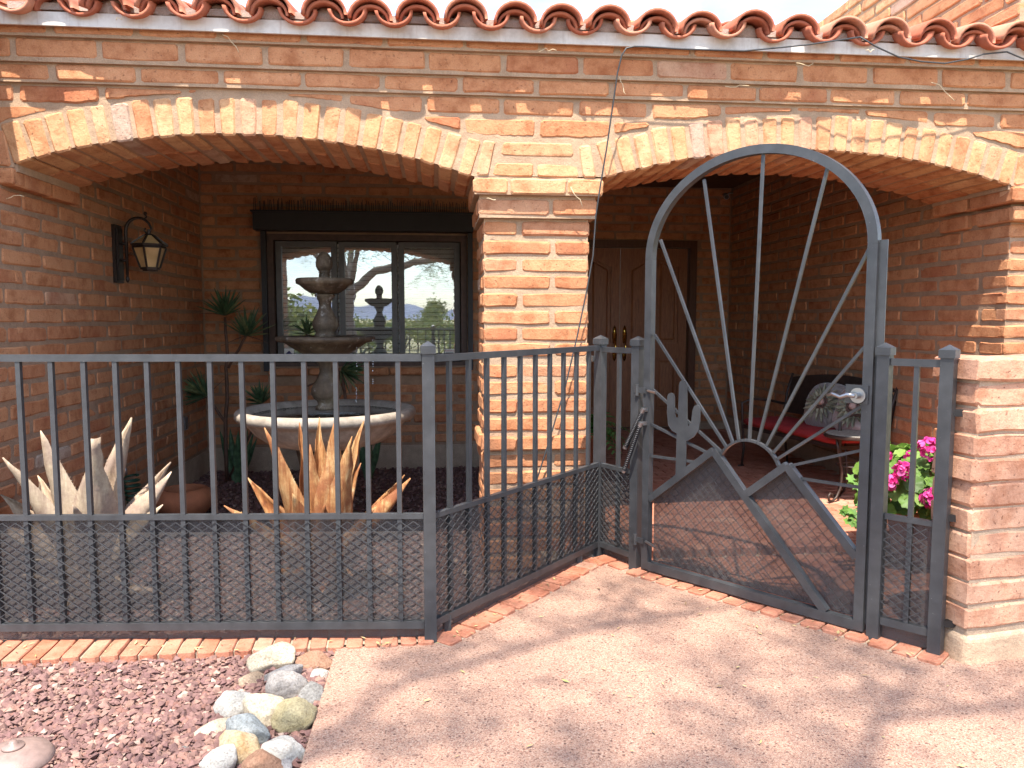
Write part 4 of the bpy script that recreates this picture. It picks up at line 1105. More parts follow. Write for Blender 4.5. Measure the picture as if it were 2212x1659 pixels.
def basin_mat():
    m = NT('pale cast stone basin', .85, 0, .3)
    col = m.ramp(m.noise(9, 7, .7), [(.3, (.17, .14, .11)), (.5, (.28, .235, .19)), (.7, (.39, .34, .28))])
    col = m.mix(m.ramp(m.noise(45, 6, .75), [(.52, 0.0), (.62, .55)]), col, (.25, .22, .19))
    m.color(col); m.bump(m.noise(60, 6, .7), .5, .005); return m.m
M['fstone'] = fount_mat(); M['basin'] = basin_mat()
fountain = thing('fountain', (FX, YFN, ZG), 'three tier cast stone fountain with pineapple finial, water dripping into its basin', 'fountain')
c0 = V((FX, YFN, 0))
def prof(lst): return [(fr2(w), fz(y)) for w, y in lst]
zr = fz(884)
MB().lathe([(.34, ZG - .05), (.34, ZG + .06), (.30, ZG + .10), (.17, ZG + .16), (.125, ZG + .28), (.13, ZG + .38), (.18, ZG + .44), (.22, zr - .262)], c0, 40).build('foot', M['fstone'], fountain, True)
MB().lathe([(.10, zr - .262), (.27, zr - .252), (.40, zr - .215), (.485, zr - .155), (.535, zr - .092), (.556, zr - .068), (.596, zr - .060), (.614, zr - .038), (.612, zr - .010), (.600, zr + .006), (.575, zr + .012), (.545, zr + .006), (.52, zr - .02), (.46, zr - .09), (.2, zr - .12), (.05, zr - .12)], c0, 64).build('basin', M['basin'], fountain, True)
def water_mat():
    m = NT('rippled dark water', .05, 0, .6); m.color((.018, .014, .010)); m.bump(m.noise(14, 3, .6, None, 1.5), .5, .03); return m.m
M['water'] = water_mat()
MB().lathe([(.53, zr - .030), (.001, zr - .0295)], c0, 48).build('water', M['water'], fountain, True)
MB().lathe(prof([(50, 884), (46, 876), (38, 873), (42, 866), (56, 860), (67, 850), (64, 838), (50, 824), (36, 812), (29, 802), (32, 790), (40, 783), (44, 779), (44, 775)]), c0, 32).build('lower_pedestal', M['fstone'], fountain, True)
def lobes(k, amp):
    def f(an, r, z): return 1 + amp * abs(math.cos(k * an / 2 + .4)) ** .5 - amp if r > .1 else 1
    return f
MB().lathe(prof([(44, 775.5), (58, 773), (100, 764), (140, 752), (172, 741), (206, 737), (212, 731), (208, 727), (190, 726), (150, 730), (90, 738), (40, 740)]), c0, 64, lobes(8, .035)).build('middle_bowl', M['fstone'], fountain, True)
MB().lathe(prof([(42, 735), (46, 722), (40, 719), (48, 713), (56, 702), (53, 693), (42, 682), (29, 668), (25, 660), (28, 650), (38, 642), (44, 638), (40, 635)]), c0, 32).build('upper_pedestal', M['fstone'], fountain, True)
MB().lathe(prof([(44, 634.5), (62, 633), (84, 626), (104, 617), (120, 613), (122, 606), (118, 602), (104, 602), (60, 608), (20, 610)]), c0, 64, lobes(8, .04)).build('upper_bowl', M['fstone'], fountain, True)
MB().lathe(prof([(26, 609), (22, 600), (24, 597), (22, 590), (26, 588), (22, 586), (28, 584), (35, 576), (36, 568), (32, 558), (22, 550), (12, 545), (4, 544)]), c0, 24).build('finial', M['fstone'], fountain, True)
M['drop'] = NT('water drop', .05, 0, .8).color((.55, .57, .6)).m
dr = MB(); rd = random.Random(5)
for (px, y0, y1) in ((655, 618, 672), (684, 625, 665), (765, 612, 700), (770, 738, 880), (806, 735, 830)):
    y = y0
    while y < y1:
        if rd.random() < .6: dr.ball(onY(px + rd.uniform(-1.2, 1.2), y, YFN - .10), 0.0022 + rd.random() * .0016, 5, 3, (1, 1, 1.6))
        y += rd.uniform(2.5, 6)
dr.build('water_drops', M['drop'], fountain, True, kind='stuff')

# ================================================================== tall spiky plants at the back wall
M['spike_leaf'] = simple('dark green spiky leaf', (.060, .115, .050), .55, 0, .5, 25); M['spike_pale'] = simple('olive edged spiky leaf', (.16, .19, .08), .55, 0, .4, 30)
M['stem'] = simple('brown jointed stem', (.10, .05, .03), .6, 0, .4, 14, .3)
def rosette(parent, px, py, Y, lean, n, L, seed, spread=1.0, w=.042):
    r = random.Random(seed); c = onY(px, py, Y); lean = V(lean).normalized(); a = lean.orthogonal().normalized(); b = lean.cross(a)
    for i in range(n):
        ph = i * 2.4 + r.uniform(-.2, .2); k = spread * (.15 + .95 * (i / n)); d = (lean * math.cos(k) + (a * math.cos(ph) + b * math.sin(ph)) * math.sin(k)).normalized()
        LL = L * r.uniform(.75, 1.05)
        vs, fs = leaf_mesh(c + d * .01, c + d * LL + V((0, 0, -.02 * k)), w * r.uniform(.8, 1.15), lean - d * lean.dot(d) + V((.001, .002, .003)), .04, .35, .003, 6, 2, lambda t: .55 + t if t < .4 else 1.0 * max(0, (1 - t) / .6) ** .8)
        mesh_obj('leaf', vs, fs, M['spike_leaf'] if r.random() < .72 else M['spike_pale'], parent)
def blades(parent, px, Y, tips, seed):
    c = onY(px, 1030, Y); c.z = ZG
    for (tx, ty, w) in tips:
        tip = onY(tx, ty, Y + R_.uniform(-.1, .1)); st = V((c.x + (tip.x - c.x) * .12, c.y, ZG - .02))
        vs, fs = leaf_mesh(st, tip, w, (c.x - tip.x + .01, -1, .1), .03, .25, .004, 8, 4, lambda t: .5 + .9 * t if t < .5 else .95 * max(0, (1 - t) / .5) ** .7)
        mesh_obj('blade_leaf', vs, fs, M['spike_leaf'], parent)
YP = 7.35
b = onY(491, 1030, YP)
p1 = thing('spiky_plant', (b.x, YP, ZG), 'tall slim plant with spiky green rosettes on brown stems left of the window', 'plant')
def pstem(parent, pts, r0, r1, Y=YP):
    q = [onY(x, y, Y) for x, y in pts]; n = len(q); return MB().tube(q, [r0 + (r1 - r0) * i / (n - 1) for i in range(n)], 8).build('stem', M['stem'], parent, True)
pstem(p1, [(491, 1040), (488, 980), (487, 905), (491, 860), (490, 823), (488, 795), (491, 768), (490, 740), (487, 715), (486, 685)], .020, .013)
pstem(p1, [(493, 795), (503, 775), (516, 755), (524, 738), (532, 725)], .014, .011); pstem(p1, [(487, 912), (476, 898), (465, 880), (452, 860)], .016, .011)
pstem(p1, [(496, 1030), (530, 960), (560, 900), (566, 872)], .013, .010)
rosette(p1, 487, 682, YP, (-.05, -.2, 1), 34, .28, 1, 1.05); rosette(p1, 532, 726, YP, (.25, -.25, 1), 34, .29, 2, 1.05); rosette(p1, 447, 856, YP, (-.75, -.3, .75), 32, .29, 3, 1.0); rosette(p1, 566, 872, YP, (-.2, -.3, .9), 28, .24, 4, 1.0)
for (c, d) in (((487, 680), (425, 678)), ((487, 680), (535, 670)), ((532, 725), (478, 748)), ((532, 725), (583, 743)), ((447, 858), (398, 882)), ((447, 858), (486, 818))):
    A3, B3 = onY(*c, YP - .02), onY(*d, YP - .05)
    vs, fs = leaf_mesh(A3, B3, .016, (0, -.6, .8), -.06, .2, .003, 6, 2, lambda t: 1 - .8 * t); mesh_obj('leaf', vs, fs, M['stem'], p1)
blades(p1, 512, YP, [(475, 930, .075), (497, 925, .085), (515, 930, .09), (535, 928, .08), (548, 934, .07), (556, 945, .06), (484, 960, .06)], 5)
b = onY(790, 1030, YP)
p2 = thing('spiky_plant', (b.x, YP, ZG), 'spiky green plant behind the fountain with blades right of its basin', 'plant')
pstem(p2, [(760, 1030), (752, 960), (748, 900), (745, 850), (740, 815), (736, 800)], .018, .012); pstem(p2, [(745, 850), (730, 800), (700, 760), (672, 730), (660, 722)], .014, .010)
pstem(p2, [(655, 905), (655, 850), (660, 835), (680, 828)], .010, .010)
rosette(p2, 736, 799, YP, (.75, -.35, -.05), 32, .27, 6, 1.0); rosette(p2, 664, 722, YP, (0, -.3, 1), 18, .19, 7, 1.1)
blades(p2, 795, YP, [(782, 950, .08), (800, 945, .09), (815, 952, .08), (824, 940, .07), (775, 965, .06)], 8)

# ================================================================== wall lantern
lb = onX(250, 548, XL); LY = lb.y
lant = thing('wall_lantern', (XL, LY, lb.z), 'dark bronze wall lantern with scroll arm and amber glass on left brick wall', 'lantern')
M['lbronze'] = simple('antique bronze', (.030, .020, .016), .45, .3, .3, 25)
def amber():
    m = NT('amber seeded glass', .35, 0, .5); m.color(m.ramp(m.noise(9, 4), [(.3, (.50, .31, .13)), (.7, (.72, .50, .24))])); m.b.inputs['Transmission Weight'].default_value = .25; return m.m
M['amber'] = amber()
zt_, zb_ = onX(250, 487, XL).z, onX(250, 611, XL).z
MB().box(XL + .001, XL + .024, LY - .062, LY + .062, zb_, zt_).box(XL + .0245, XL + .036, LY - .042, LY + .042, zb_ + .02, zt_ - .02).build('back_plate', M['lbronze'], lant)
LX = XL + .235; zc_ = onY(306, 545, LY).z
ztop = zc_ + .155
arm = [(XL + .075, LY, zb_ + .055), (XL + .075, LY, zt_ - .04)] + [(XL + .075 + .085 * (1 - math.cos(math.pi * i / 10)) * 1.05, LY, zt_ - .04 + .085 * math.sin(math.pi * i / 10) * 1.1) for i in range(1, 9)]
arm += [(LX + .018, LY, zt_ - .02), (LX + .008, LY, zt_ - .045), (LX - .018, LY, zt_ - .055), (LX - .032, LY, zt_ - .035), (LX - .022, LY, zt_ - .018)]
MB().tube(arm, [.010, .013] + [.013 - .0006 * i for i in range(len(arm) - 2)], 10).tube([(XL + .03, LY, zc_ + .06), (XL + .08, LY, zc_ + .06)], .01, 8).tube([(XL + .03, LY, zc_ - .06), (XL + .08, LY, zc_ - .06)], .01, 8).ball((XL + .075, LY, zb_ + .03), .014, 10, 6, (1, 1, 2)).ball((LX - .02, LY, zt_ + .085), .014).tube([(LX - .03, LY, zt_ + .045), (LX - .012, LY, zt_ + .06), (LX - .02, LY, zt_ + .08)], .006, 6).build('arm', M['lbronze'], lant, True)
def hexring(r, z): return [(LX + r * math.cos(math.pi / 6 + i * math.pi / 3), LY + r * math.sin(math.pi / 6 + i * math.pi / 3), z) for i in range(6)]
def frustum(mb, r0, z0, r1, z1):
    k = hexring(r0, z0) + hexring(r1, z1); return mb.add(k, [tuple(reversed(range(6))), tuple(range(6, 12))] + [(i, (i + 1) % 6, 6 + (i + 1) % 6, 6 + i) for i in range(6)])
z_ = lambda d: zc_ + d
lf = MB(); frustum(lf, .125, z_(.045), .130, z_(.058)); frustum(lf, .118, z_(.028), .112, z_(.045)); frustum(lf, .036, z_(.122), .030, z_(.130)); frustum(lf, .012, z_(.130), .010, z_(.165)); frustum(lf, .066, z_(-.125), .070, z_(-.108)); frustum(lf, .05, z_(-.135), .055, z_(-.125))
A6, B6, C6, D6 = hexring(.112, z_(.03)), hexring(.066, z_(-.11)), hexring(.122, z_(.058)), hexring(.034, z_(.124))
for i in range(6): lf.bar(A6[i], B6[i], .012, .012); lf.bar(C6[i], D6[i], .012, .010)
lf.build('lantern_frame', M['lbronze'], lant)
gl = MB(); frustum(gl, .060, z_(-.108), .104, z_(.03)); frustum(gl, .112, z_(.0585), .030, z_(.121)); gl.build('lantern_glass', M['amber'], lant)

# ================================================================== terracotta bowl, tap, hose, outlet
M['terra'] = simple('terracotta', (.40, .145, .065), .8, 0, .18, 10, .3, 40)
tb = onZ(398, 1084, ZG + .1)
bowl = thing('terracotta_bowl', (tb.x, tb.y, ZG), 'round squat terracotta bowl on the gravel by the left wall', 'pot')
MB().lathe([(.12, ZG - .02), (.17, ZG + .02), (.215, ZG + .09), (.222, ZG + .135), (.205, ZG + .18), (.17, ZG + .207), (.150, ZG + .212), (.138, ZG + .20), (.16, ZG + .15), (.14, ZG + .05)], (tb.x, tb.y, 0), 40).build('bowl_body', M['terra'], bowl, True)
MB().lathe([(.1, ZG + .08), (.12, ZG + .085)], (tb.x, tb.y, 0), 24).build('soil', M['gravel_bed'], bowl)
tp_ = onX(243, 1008, XL)
tap = thing('garden_tap', (XL, tp_.y, tp_.z), 'grey garden tap on the left brick wall behind the agave', 'tap')
MB().tube([(XL, tp_.y, tp_.z), (XL + .07, tp_.y, tp_.z), (XL + .085, tp_.y, tp_.z - .02), (XL + .085, tp_.y, tp_.z - .06)], .014, 10).build('spout', M['nickel'], tap, True)
MB().tube([(XL + .05, tp_.y, tp_.z), (XL + .05, tp_.y, tp_.z + .04)], .007, 8).tube([(XL + .05, tp_.y - .03, tp_.z + .042), (XL + .05, tp_.y + .03, tp_.z + .042)], .008, 8).build('tap_handle', M['nickel'], tap, True)
M['hose'] = simple('dark green hose', (.012, .055, .03), .45)
hp = []; hb_ = onX(296, 1045, XL + .12)
for i in range(90):
    an = i * .42; hp.append((XL + .09 + .05 * math.cos(an), hb_.y + .075 * math.sin(an) + (i - 45) * .001, hb_.z + .07 - i * .0026))
hp += [(XL + .2, hb_.y - .1, ZG + .02), (XL + .3, hb_.y - .35, ZG + .012)]
tag(MB().tube(hp, .0085, 8).build('garden_hose', M['hose'], None, True), 'coiled dark green garden hose by the left wall under the tap', 'hose')
op = onX(535 * .7373, 1240 * .7373, XL)
ob = thing('outlet_box', (XL, op.y, op.z), 'small grey outlet box on the left brick wall near the corner', 'outlet')
MB().box(XL + .001, XL + .035, op.y - .035, op.y + .035, op.z - .06, op.z + .06).build('box_body', M['nickel'], ob); MB().box(XL + .0355, XL + .042, op.y - .028, op.y + .028, op.z - .052, op.z + .052).build('box_lid', M['bronze'], ob)

# ================================================================== bench, cushion, pillows, side table
ZFL = .034
M['brown_iron'] = simple('brown wrought iron', (.045, .028, .022), .5, .2, .3, 20)
n0, n1 = onZ(1815, 958, .44), onZ(1604, 912, .44)     # front edge of the seat, near and far
n0.z = n1.z = 0; bu = (n1 - n0).normalized(); bl = (n1 - n0).length; bd = V((-bu.y, bu.x, 0)); bd = bd if bd.x > 0 else -bd     # towards the wall
bench = thing('iron_bench', n0 + V((0, 0, ZFL)), 'dark iron bench with curved back against the right porch wall', 'bench')
B = lambda u, d, z: n0 + bu * u + bd * d + V((0, 0, z))
for u in (.0, bl):
    MB().tube([B(u, .0, ZFL), B(u, .02, .2), B(u, .0, .42), B(u, -.01, .62), B(u, .10, .655), B(u, .30, .63), B(u, .44, .60)], .012, 8).tube([B(u, .02, ZFL + .006), B(u, -.035, ZFL + .006)], .011, 6).build('front_leg', M['brown_iron'], bench, True)
    MB().tube([B(u, .50, ZFL), B(u, .44, .42), B(u, .47, .70), B(u, .53, .88)], .012, 8).build('rear_leg', M['brown_iron'], bench, True)
MB().bar(B(0, .0, .405), B(bl, .0, .405), .02, .03).bar(B(0, .44, .405), B(bl, .44, .405), .02, .03).bar(B(0, .0, .404), B(0, .44, .404), .02, .028).bar(B(bl, .0, .404), B(bl, .44, .404), .02, .028).build('seat_frame', M['brown_iron'], bench)
bk = MB(); n = 14
for i in range(n):
    a, b2 = i / n, (i + 1) / n; h = lambda s: .845 + .06 * math.sin(math.pi * s)
    q = lambda s, z: B(bl * s, .475 + (z - .6) * .2, z)
    th = bd * .012
    vs = [q(a, .52), q(b2, .52), q(b2, h(b2)), q(a, h(a))]; bk.add(vs + [v + th for v in vs], [(0, 1, 2, 3), (7, 6, 5, 4), (0, 4, 5, 1), (3, 2, 6, 7)])
bk.build('backrest', M['brown_iron'], bench)
M['redcloth'] = simple('dark red canvas', (.33, .022, .022), .85, 0, .12, 14, .3, 120)
def soft_box(name, cen, ux, uy, uz, hx, hy, hz, mat, seed, k=5, parent=None, label=None, cat=None, rot=0, dents=.012):
    bm = bmesh.new(); bmesh.ops.create_cube(bm, size=2); bmesh.ops.subdivide_edges(bm, edges=bm.edges[:], cuts=9, use_grid_fill=True); vs = []; off = V((seed * 7.3, 0, 0))
    for v in bm.verts:
        p = v.co; q = V((p.x, p.y, p.z)); l = (abs(p.x) ** k + abs(p.y) ** k + abs(p.z) ** 2.2) ** (1 / k); l = max(l, .001)
        q = q / l if l > 1 else q
        edge = max(abs(q.x), abs(q.y)); zz = q.z * (1 - .45 * edge ** 5)
        w_ = ux * (q.x * hx) + uy * (q.y * hy) + uz * (zz * hz); w_ += uz * (dents * noise.noise(w_ * 6 + off)) + ux * (dents * .6 * noise.noise(w_ * 9 + off)); vs.append(V(cen) + w_)
    fs = [tuple(v.index for v in f.verts) for f in bm.faces]; bm.free(); o = mesh_obj(name, vs, fs, mat, parent, True)
    if label: tag(o, label, cat)
    return o
cush = soft_box('seat_cushion', B(bl / 2, .21, .455), bu, bd, Z0, bl / 2 + .02, .235, .042, M['redcloth'], 1, 9, None, 'flat red canvas seat cushion on the iron bench', 'cushion')
def satin(name, c):
    m = NT(name, .35, 0, .5); m.color(m.ramp(m.noise(5, 4, .6, None, .8), [(.3, tuple(x * .7 for x in c)), (.7, tuple(min(1, x * 1.2) for x in c))])); m.b.inputs['Sheen Weight'].default_value = .4; m.bump(m.noise(7, 3, .5, m.scaled((1, 3, 1)), 1.2), .5, .03); return m.m
M['satin_grey'] = satin('taupe grey satin', (.27, .24, .22)); M['satin_pink'] = satin('pinkish beige satin', (.40, .31, .28))
M['petal'] = simple('grey green felt petal', (.30, .29, .20), .9, 0, .3, 40, rnd=.35); M['bead'] = simple('brown bead centre', (.10, .05, .035), .7); M['bead2'] = simple('pink bead centre', (.42, .26, .21), .7)
for k, (u, mat, lab) in enumerate(((.52, M['satin_grey'], 'grey satin pillow with a large felt flower, farther one on red cushion'), (.16, M['satin_pink'], 'pinkish satin pillow with a large felt flower beside the round table'))):
    cen = B(u, .30, .66); nrm = (-bd * .88 - bu * .22 + Z0 * .38).normalized(); ux = (bu * .95 - bd * .25); ux = (ux - nrm * ux.dot(nrm)).normalized(); uy = nrm.cross(ux)
    if uy.z < 0: uy = -uy
    root = thing('flower_pillow', B(u, .28, .50), lab, 'pillow', 'flower pillows on the bench')
    soft_box('pillow_body', cen, ux, uy, nrm, .20, .20, .085, mat, k + 3, 3.2, root, dents=.018)
    fc = cen + nrm * .078 - ux * .02; r = random.Random(k)
    for ringi, (nr, L, z, rr) in enumerate(((17, .125, .0, .05), (15, .10, .014, .045), (13, .075, .026, .038))):
        for i in range(nr):
            a = 2 * math.pi * (i + ringi * .4) / nr + r.uniform(-.1, .1); d = ux * math.cos(a) + uy * math.sin(a)
            vs, fs = leaf_mesh(fc + nrm * z + d * rr, fc + nrm * (z + .02 * r.random()) + d * (rr + L * r.uniform(.8, 1.05)), .036, nrm, .06, .35, .003, 5, 2, lambda t: .5 + t if t < .5 else max(0, 2 * (1 - t)) ** .6); mesh_obj('petal', vs, fs, M['petal'], root)
    dm = MB().ball(fc + nrm * .035, .030, 12, 6).build('flower_centre', M['bead2'], root, True)
    rim = MB()
    for i in range(26): a = 2 * math.pi * i / 26; rim.ball(fc + nrm * .033 + (ux * math.cos(a) + uy * math.sin(a)) * (.044 + .008 * (i % 2)), .011, 5, 4)
    rim.build('bead_ring', M['bead'], root, True, kind='stuff')
tc_ = onZ(1843, 938, .53)
tbl = thing('side_table', (tc_.x, tc_.y, ZFL), 'small round mosaic top side table with scrolled iron legs beside the bench', 'table')
MB().lathe([(.20, .508), (.205, .515), (.205, .528), (.195, .534)], (tc_.x, tc_.y, 0), 40).build('table_rim', M['brown_iron'], tbl)
M['mosaic'] = simple('grey stone mosaic', (.22, .20, .17), .6, 0, .6, 90); MB().lathe([(.192, .5345), (.19, .538)], (tc_.x, tc_.y, 0), 40).build('table_top', M['mosaic'], tbl)
for i in range(3):
    a = math.radians(200 + 120 * i); d = V((math.cos(a), math.sin(a), 0)); c = V((tc_.x, tc_.y, 0))
    pts = [c + d * .17 + Z0 * .506, c + d * .145 + Z0 * .40, c + d * .10 + Z0 * .26, c + d * .11 + Z0 * .14, c + d * .15 + Z0 * .07, c + d * .19 + Z0 * .046, c + d * .225 + Z0 * .055, c + d * .235 + Z0 * .085, c + d * .215 + Z0 * .105, c + d * .195 + Z0 * .095, c + d * .198 + Z0 * .078]
    MB().tube(pts, .0095, 8).build('leg', M['brown_iron'], tbl, True)
MB().tube([(tc_.x + .11 * math.cos(2 * math.pi * i / 20), tc_.y + .11 * math.sin(2 * math.pi * i / 20), .30) for i in range(21)], .006, 6).build('brace_ring', M['brown_iron'], tbl, True)

# ================================================================== geranium, ivy, fern
M['ger_leaf'] = leafy('geranium leaf', [(0, (.075, .15, .025)), (.5, (.13, .25, .04)), (1, (.22, .34, .07))], .5, .3); M['ger_pink'] = leafy('magenta petal', [(0, (.62, .02, .20)), (.5, (.78, .05, .33)), (1, (.85, .20, .50))], .6, .3)
M['ivy'] = leafy('bright ivy leaf', [(0, (.10, .22, .04)), (1, (.20, .36, .08))], .4, .3); M['fern'] = leafy('fern leaf', [(0, (.06, .15, .03)), (.5, (.09, .21, .045)), (1, (.13, .26, .06))], .5, .25)
def round_leaf(mb, c, nrm, r, rnd, lob=7):
    nrm = V(nrm).normalized(); a = nrm.orthogonal().normalized(); b = nrm.cross(a); k = len(mb.v); n = 18; mb.v.append(V(c)); ph = rnd.uniform(0, 6)
    for i in range(n):
        an = 2 * math.pi * i / n + ph; rr = r * (1 + .10 * math.cos(lob * an)) * (.45 if i == 0 else 1); mb.v.append(V(c) + (a * math.cos(an) + b * math.sin(an)) * rr + nrm * (r * (.22 + .10 * math.sin(lob * an))))
    for i in range(n): mb.f.append((k, k + 1 + i, k + 1 + (i + 1) % n))
gc = V((2.72, 4.02, 0)); rnd = random.Random(4)
ger = thing('geranium_pot', gc, 'potted geranium with magenta flower heads in terracotta pot behind the narrow fence panel', 'potted plant')
MB().lathe([(.12, 0.002), (.16, .26), (.175, .262), (.178, .32), (.165, .322), (.155, .30), (.1, .29)], gc, 32).build('pot', M['terra'], ger, True)
fo = MB()
for i in range(420):
    th_ = rnd.uniform(0, 6.28); ph = math.acos(rnd.uniform(-.25, 1)); rr = .345 * rnd.uniform(.5, 1.0) ** .5
    d = V((math.sin(ph) * math.cos(th_), math.sin(ph) * math.sin(th_), math.cos(ph) * .78)); c = gc + V((0, 0, .40)) + d * rr * (1 + .15 * noise.noise(d * 3))
    round_leaf(fo, c, d + V((rnd.uniform(-.5, .5), rnd.uniform(-.5, .2), rnd.uniform(0, .7))), rnd.uniform(.032, .056), rnd)
fo.build('foliage', M['ger_leaf'], ger, True)
def gpt(px, py, dep): v = ray(px, py); return CP + v * dep
for (px, py, dep, r) in ((2010, 968, 4.10, .062), (1950, 1018, 4.05, .052), (1918, 1040, 4.05, .048), (2011, 1077, 4.0, .050), (1917, 985, 4.3, .018), (1968, 987, 4.25, .028)):
    c = gpt(px, py, dep); fl = MB()
    for i in range(int(55 * (r / .06)) + 14):
        d = V((rnd.gauss(0, 1), rnd.gauss(0, 1), rnd.gauss(.3, 1))).normalized(); round_leaf(fl, c + d * r * rnd.uniform(.7, 1), d + V((rnd.uniform(-.6, .6), rnd.uniform(-.6, .6), rnd.uniform(-.6, .6))), .0155 * rnd.uniform(.8, 1.2), rnd, 2)
    o = fl.build('flower_head', M['ger_pink'], ger, True); MB().tube([c, c + V((0, .03, -.10)), V((gc.x + (c.x - gc.x) * .4, gc.y, .38))], .0035, 5).build('stalk', M['ger_leaf'], o, True)
iv = onZ(1835, 1125, .05); ivy = thing('ivy_plant', (iv.x, iv.y, 0), 'bright green trailing ivy sprig on the porch step beside the gate', 'ivy')
ib = MB(); istem = MB()
for (px, py, dp) in ((1838, 1035, 4.25), (1852, 1048, 4.3), (1828, 1100, 4.2), (1845, 1108, 4.15), (1820, 1112, 4.2), (1855, 1095, 4.2), (1835, 1122, 4.15), (1850, 1128, 4.1), (1862, 1118, 4.15), (1870, 1040, 4.3), (1875, 1100, 4.2)):
    for q in range(3):
        c = gpt(px + rnd.uniform(-7, 7), py + rnd.uniform(-6, 6), dp); nrm = V((rnd.uniform(-.4, .4), -.7, rnd.uniform(.3, 1))).normalized(); a = nrm.orthogonal().normalized(); b = nrm.cross(a); k = len(ib.v); ph = rnd.uniform(0, 6); ib.v.append(c)
        for i in range(10):
            an = 2 * math.pi * i / 10 + ph; rr = .030 * (1.0 if i % 2 == 0 else .55); ib.v.append(c + (a * math.cos(an) + b * math.sin(an)) * rr)
        for i in range(10): ib.f.append((k, k + 1 + i, k + 1 + (i + 1) % 10))
    istem.tube([gpt(px, py, dp), gpt(1880, 1105, 4.2), V((gc.x - .12, gc.y, .30))], .003, 5)
ib.build('ivy_leaves', M['ivy'], ivy); istem.build('stems', M['ivy'], ivy, True)
fc_ = onZ(1262, 1000, ZFL); fern = thing('potted_fern', (fc_.x, fc_.y, ZFL), 'leafy fern in terracotta pot standing behind the brick pillar', 'potted plant')
MB().lathe([(.12, ZFL), (.165, .29), (.18, .292), (.183, .345), (.17, .347), (.1, .32)], (fc_.x, fc_.y, 0), 32).build('pot', M['terra'], fern, True)
for i in range(34):
    a = i * 2.4; el = rnd.uniform(.1, 1.1); L = rnd.uniform(.32, .52); d = V((math.cos(a), math.sin(a), 0)); fm = MB(); base = V((fc_.x, fc_.y, .34)); prev = base; n = 13
    for j in range(1, n + 1):
        t = j / n; p = base + d * (L * t * math.cos(el * (1 - .3 * t))) + V((0, 0, L * (math.sin(el) * t * 1.1 - .95 * t * t * (.9 - .3 * el)))); ax = (p - prev).normalized(); s = ax.cross(Z0).normalized(); wl_ = .075 * math.sin(math.pi * min(1, t * .85 + .12)) + .01
        for sg in (-1, 1):
            q = p + s * sg * wl_ + ax * .02 - Z0 * .012; h_ = ax * .013; k = len(fm.v); fm.v += [p - h_, p + h_, q + h_ * .4, q - h_ * .6]; fm.f.append((k, k + 1, k + 2, k + 3))
        prev = p
    fm.build('frond', M['fern'], fern)

# ================================================================== small fittings
sc_ = onX(1568, 424, XR - .09); scm = thing('security_camera', (XR, sc_.y, sc_.z), 'small white security camera high in the dark porch corner', 'camera')
M['cam_white'] = simple('grey white plastic', (.45, .43, .42), .5)
MB().tube([(XR - .001, sc_.y, sc_.z + .04), (XR - .05, sc_.y, sc_.z + .035), (XR - .09, sc_.y, sc_.z)], .010, 8).build('bracket', M['cam_white'], scm, True)
MB().tube([(XR - .08, sc_.y + .05, sc_.z + .015), (XR - .10, sc_.y - .05, sc_.z - .015)], .032, 16).build('camera_body', M['cam_white'], scm); MB().tube([(XR - .10, sc_.y - .0502, sc_.z - .015), (XR - .1025, sc_.y - .058, sc_.z - .0175)], .026, 16).build('lens', M['black'], scm)
wire = [(1858, 80, 4.18), (1741, 97, 4.24), (1608, 110, 4.245), (1475, 106, 4.245), (1400, 101, 4.245), (1371, 100, 4.245), (1353, 104, 4.245), (1343, 120, 4.245), (1334, 157, 4.26), (1322, 240, 4.30), (1311, 317, 4.33), (1297, 400, 4.355), (1287, 467, 4.375), (1281, 553, 4.40), (1267, 630, 4.42), (1247, 726, 4.43), (1221, 836, 4.43), (1181, 970, 4.43), (1159, 1038, 4.43), (1145, 1090, 4.42)]
tag(MB().tube([onY(*w_) for w_ in wire], .0045, 6).build('hanging_cable', M['iron'], None, True), 'thin dark cable hanging from the eave down across the brick pillar', 'cable')
wire = [(1858, 80, 4.18), (1891, 100, 4.2), (1941, 123, 4.22), (1990, 133, 4.235), (2041, 137, 4.24), (2090, 128, 4.24), (2125, 117, 4.24), (2175, 112, 4.24), (2230, 135, 4.24), (2300, 160, 4.24)]
tag(MB().tube([onY(*w_) for w_ in wire], .0045, 6).build('eave_cable', M['iron'], None, True), 'dark cable looping along the white drip edge under the right tiles', 'cable')
M['straw'] = simple('dry straw', (.62, .50, .32), .8)
for i, (px, py, Y, w_) in enumerate(((500, 92, 4.31, 18), (258, 40, 4.24, 10), (1185, 108, 4.27, 18), (1345, 186, 4.34, 9), (1735, 140, 4.30, 20), (1590, 184, 4.34, 24), (2040, 195, 4.34, 26), (1062, 432, 4.39, 14), (30, 425, 4.38, 22), (1245, 425, 4.39, 14), (1880, 110, 4.2, 10))):
    r = random.Random(i); pts = [onY(px + (k - 2) * w_ * .5 * r.uniform(.6, 1.2), py + r.uniform(-5, 5) + (10 * (k - 2) if i % 3 == 0 else 0), Y) for k in range(5)]
    tag(MB().tube(pts, .0022, 4).build('straw_wisp', M['straw'], None, True), 'thin dry straw wisp caught on the brick front', 'straw', 'dry wisps caught on the bricks')
ptop = gpt(28, 1601, 2.20)
pl = thing('path_light', (ptop.x, ptop.y, -.08), 'brown metal path light with domed hat in the red gravel', 'path light'); M['pl'] = simple('powder coated brown metal', (.23, .155, .13), .5, 0, .15, 40, .2, 200)
MB().lathe([(.022, -.09), (.022, ptop.z - .06)], (ptop.x, ptop.y, 0), 14).build('stem', M['pl'], pl, True)
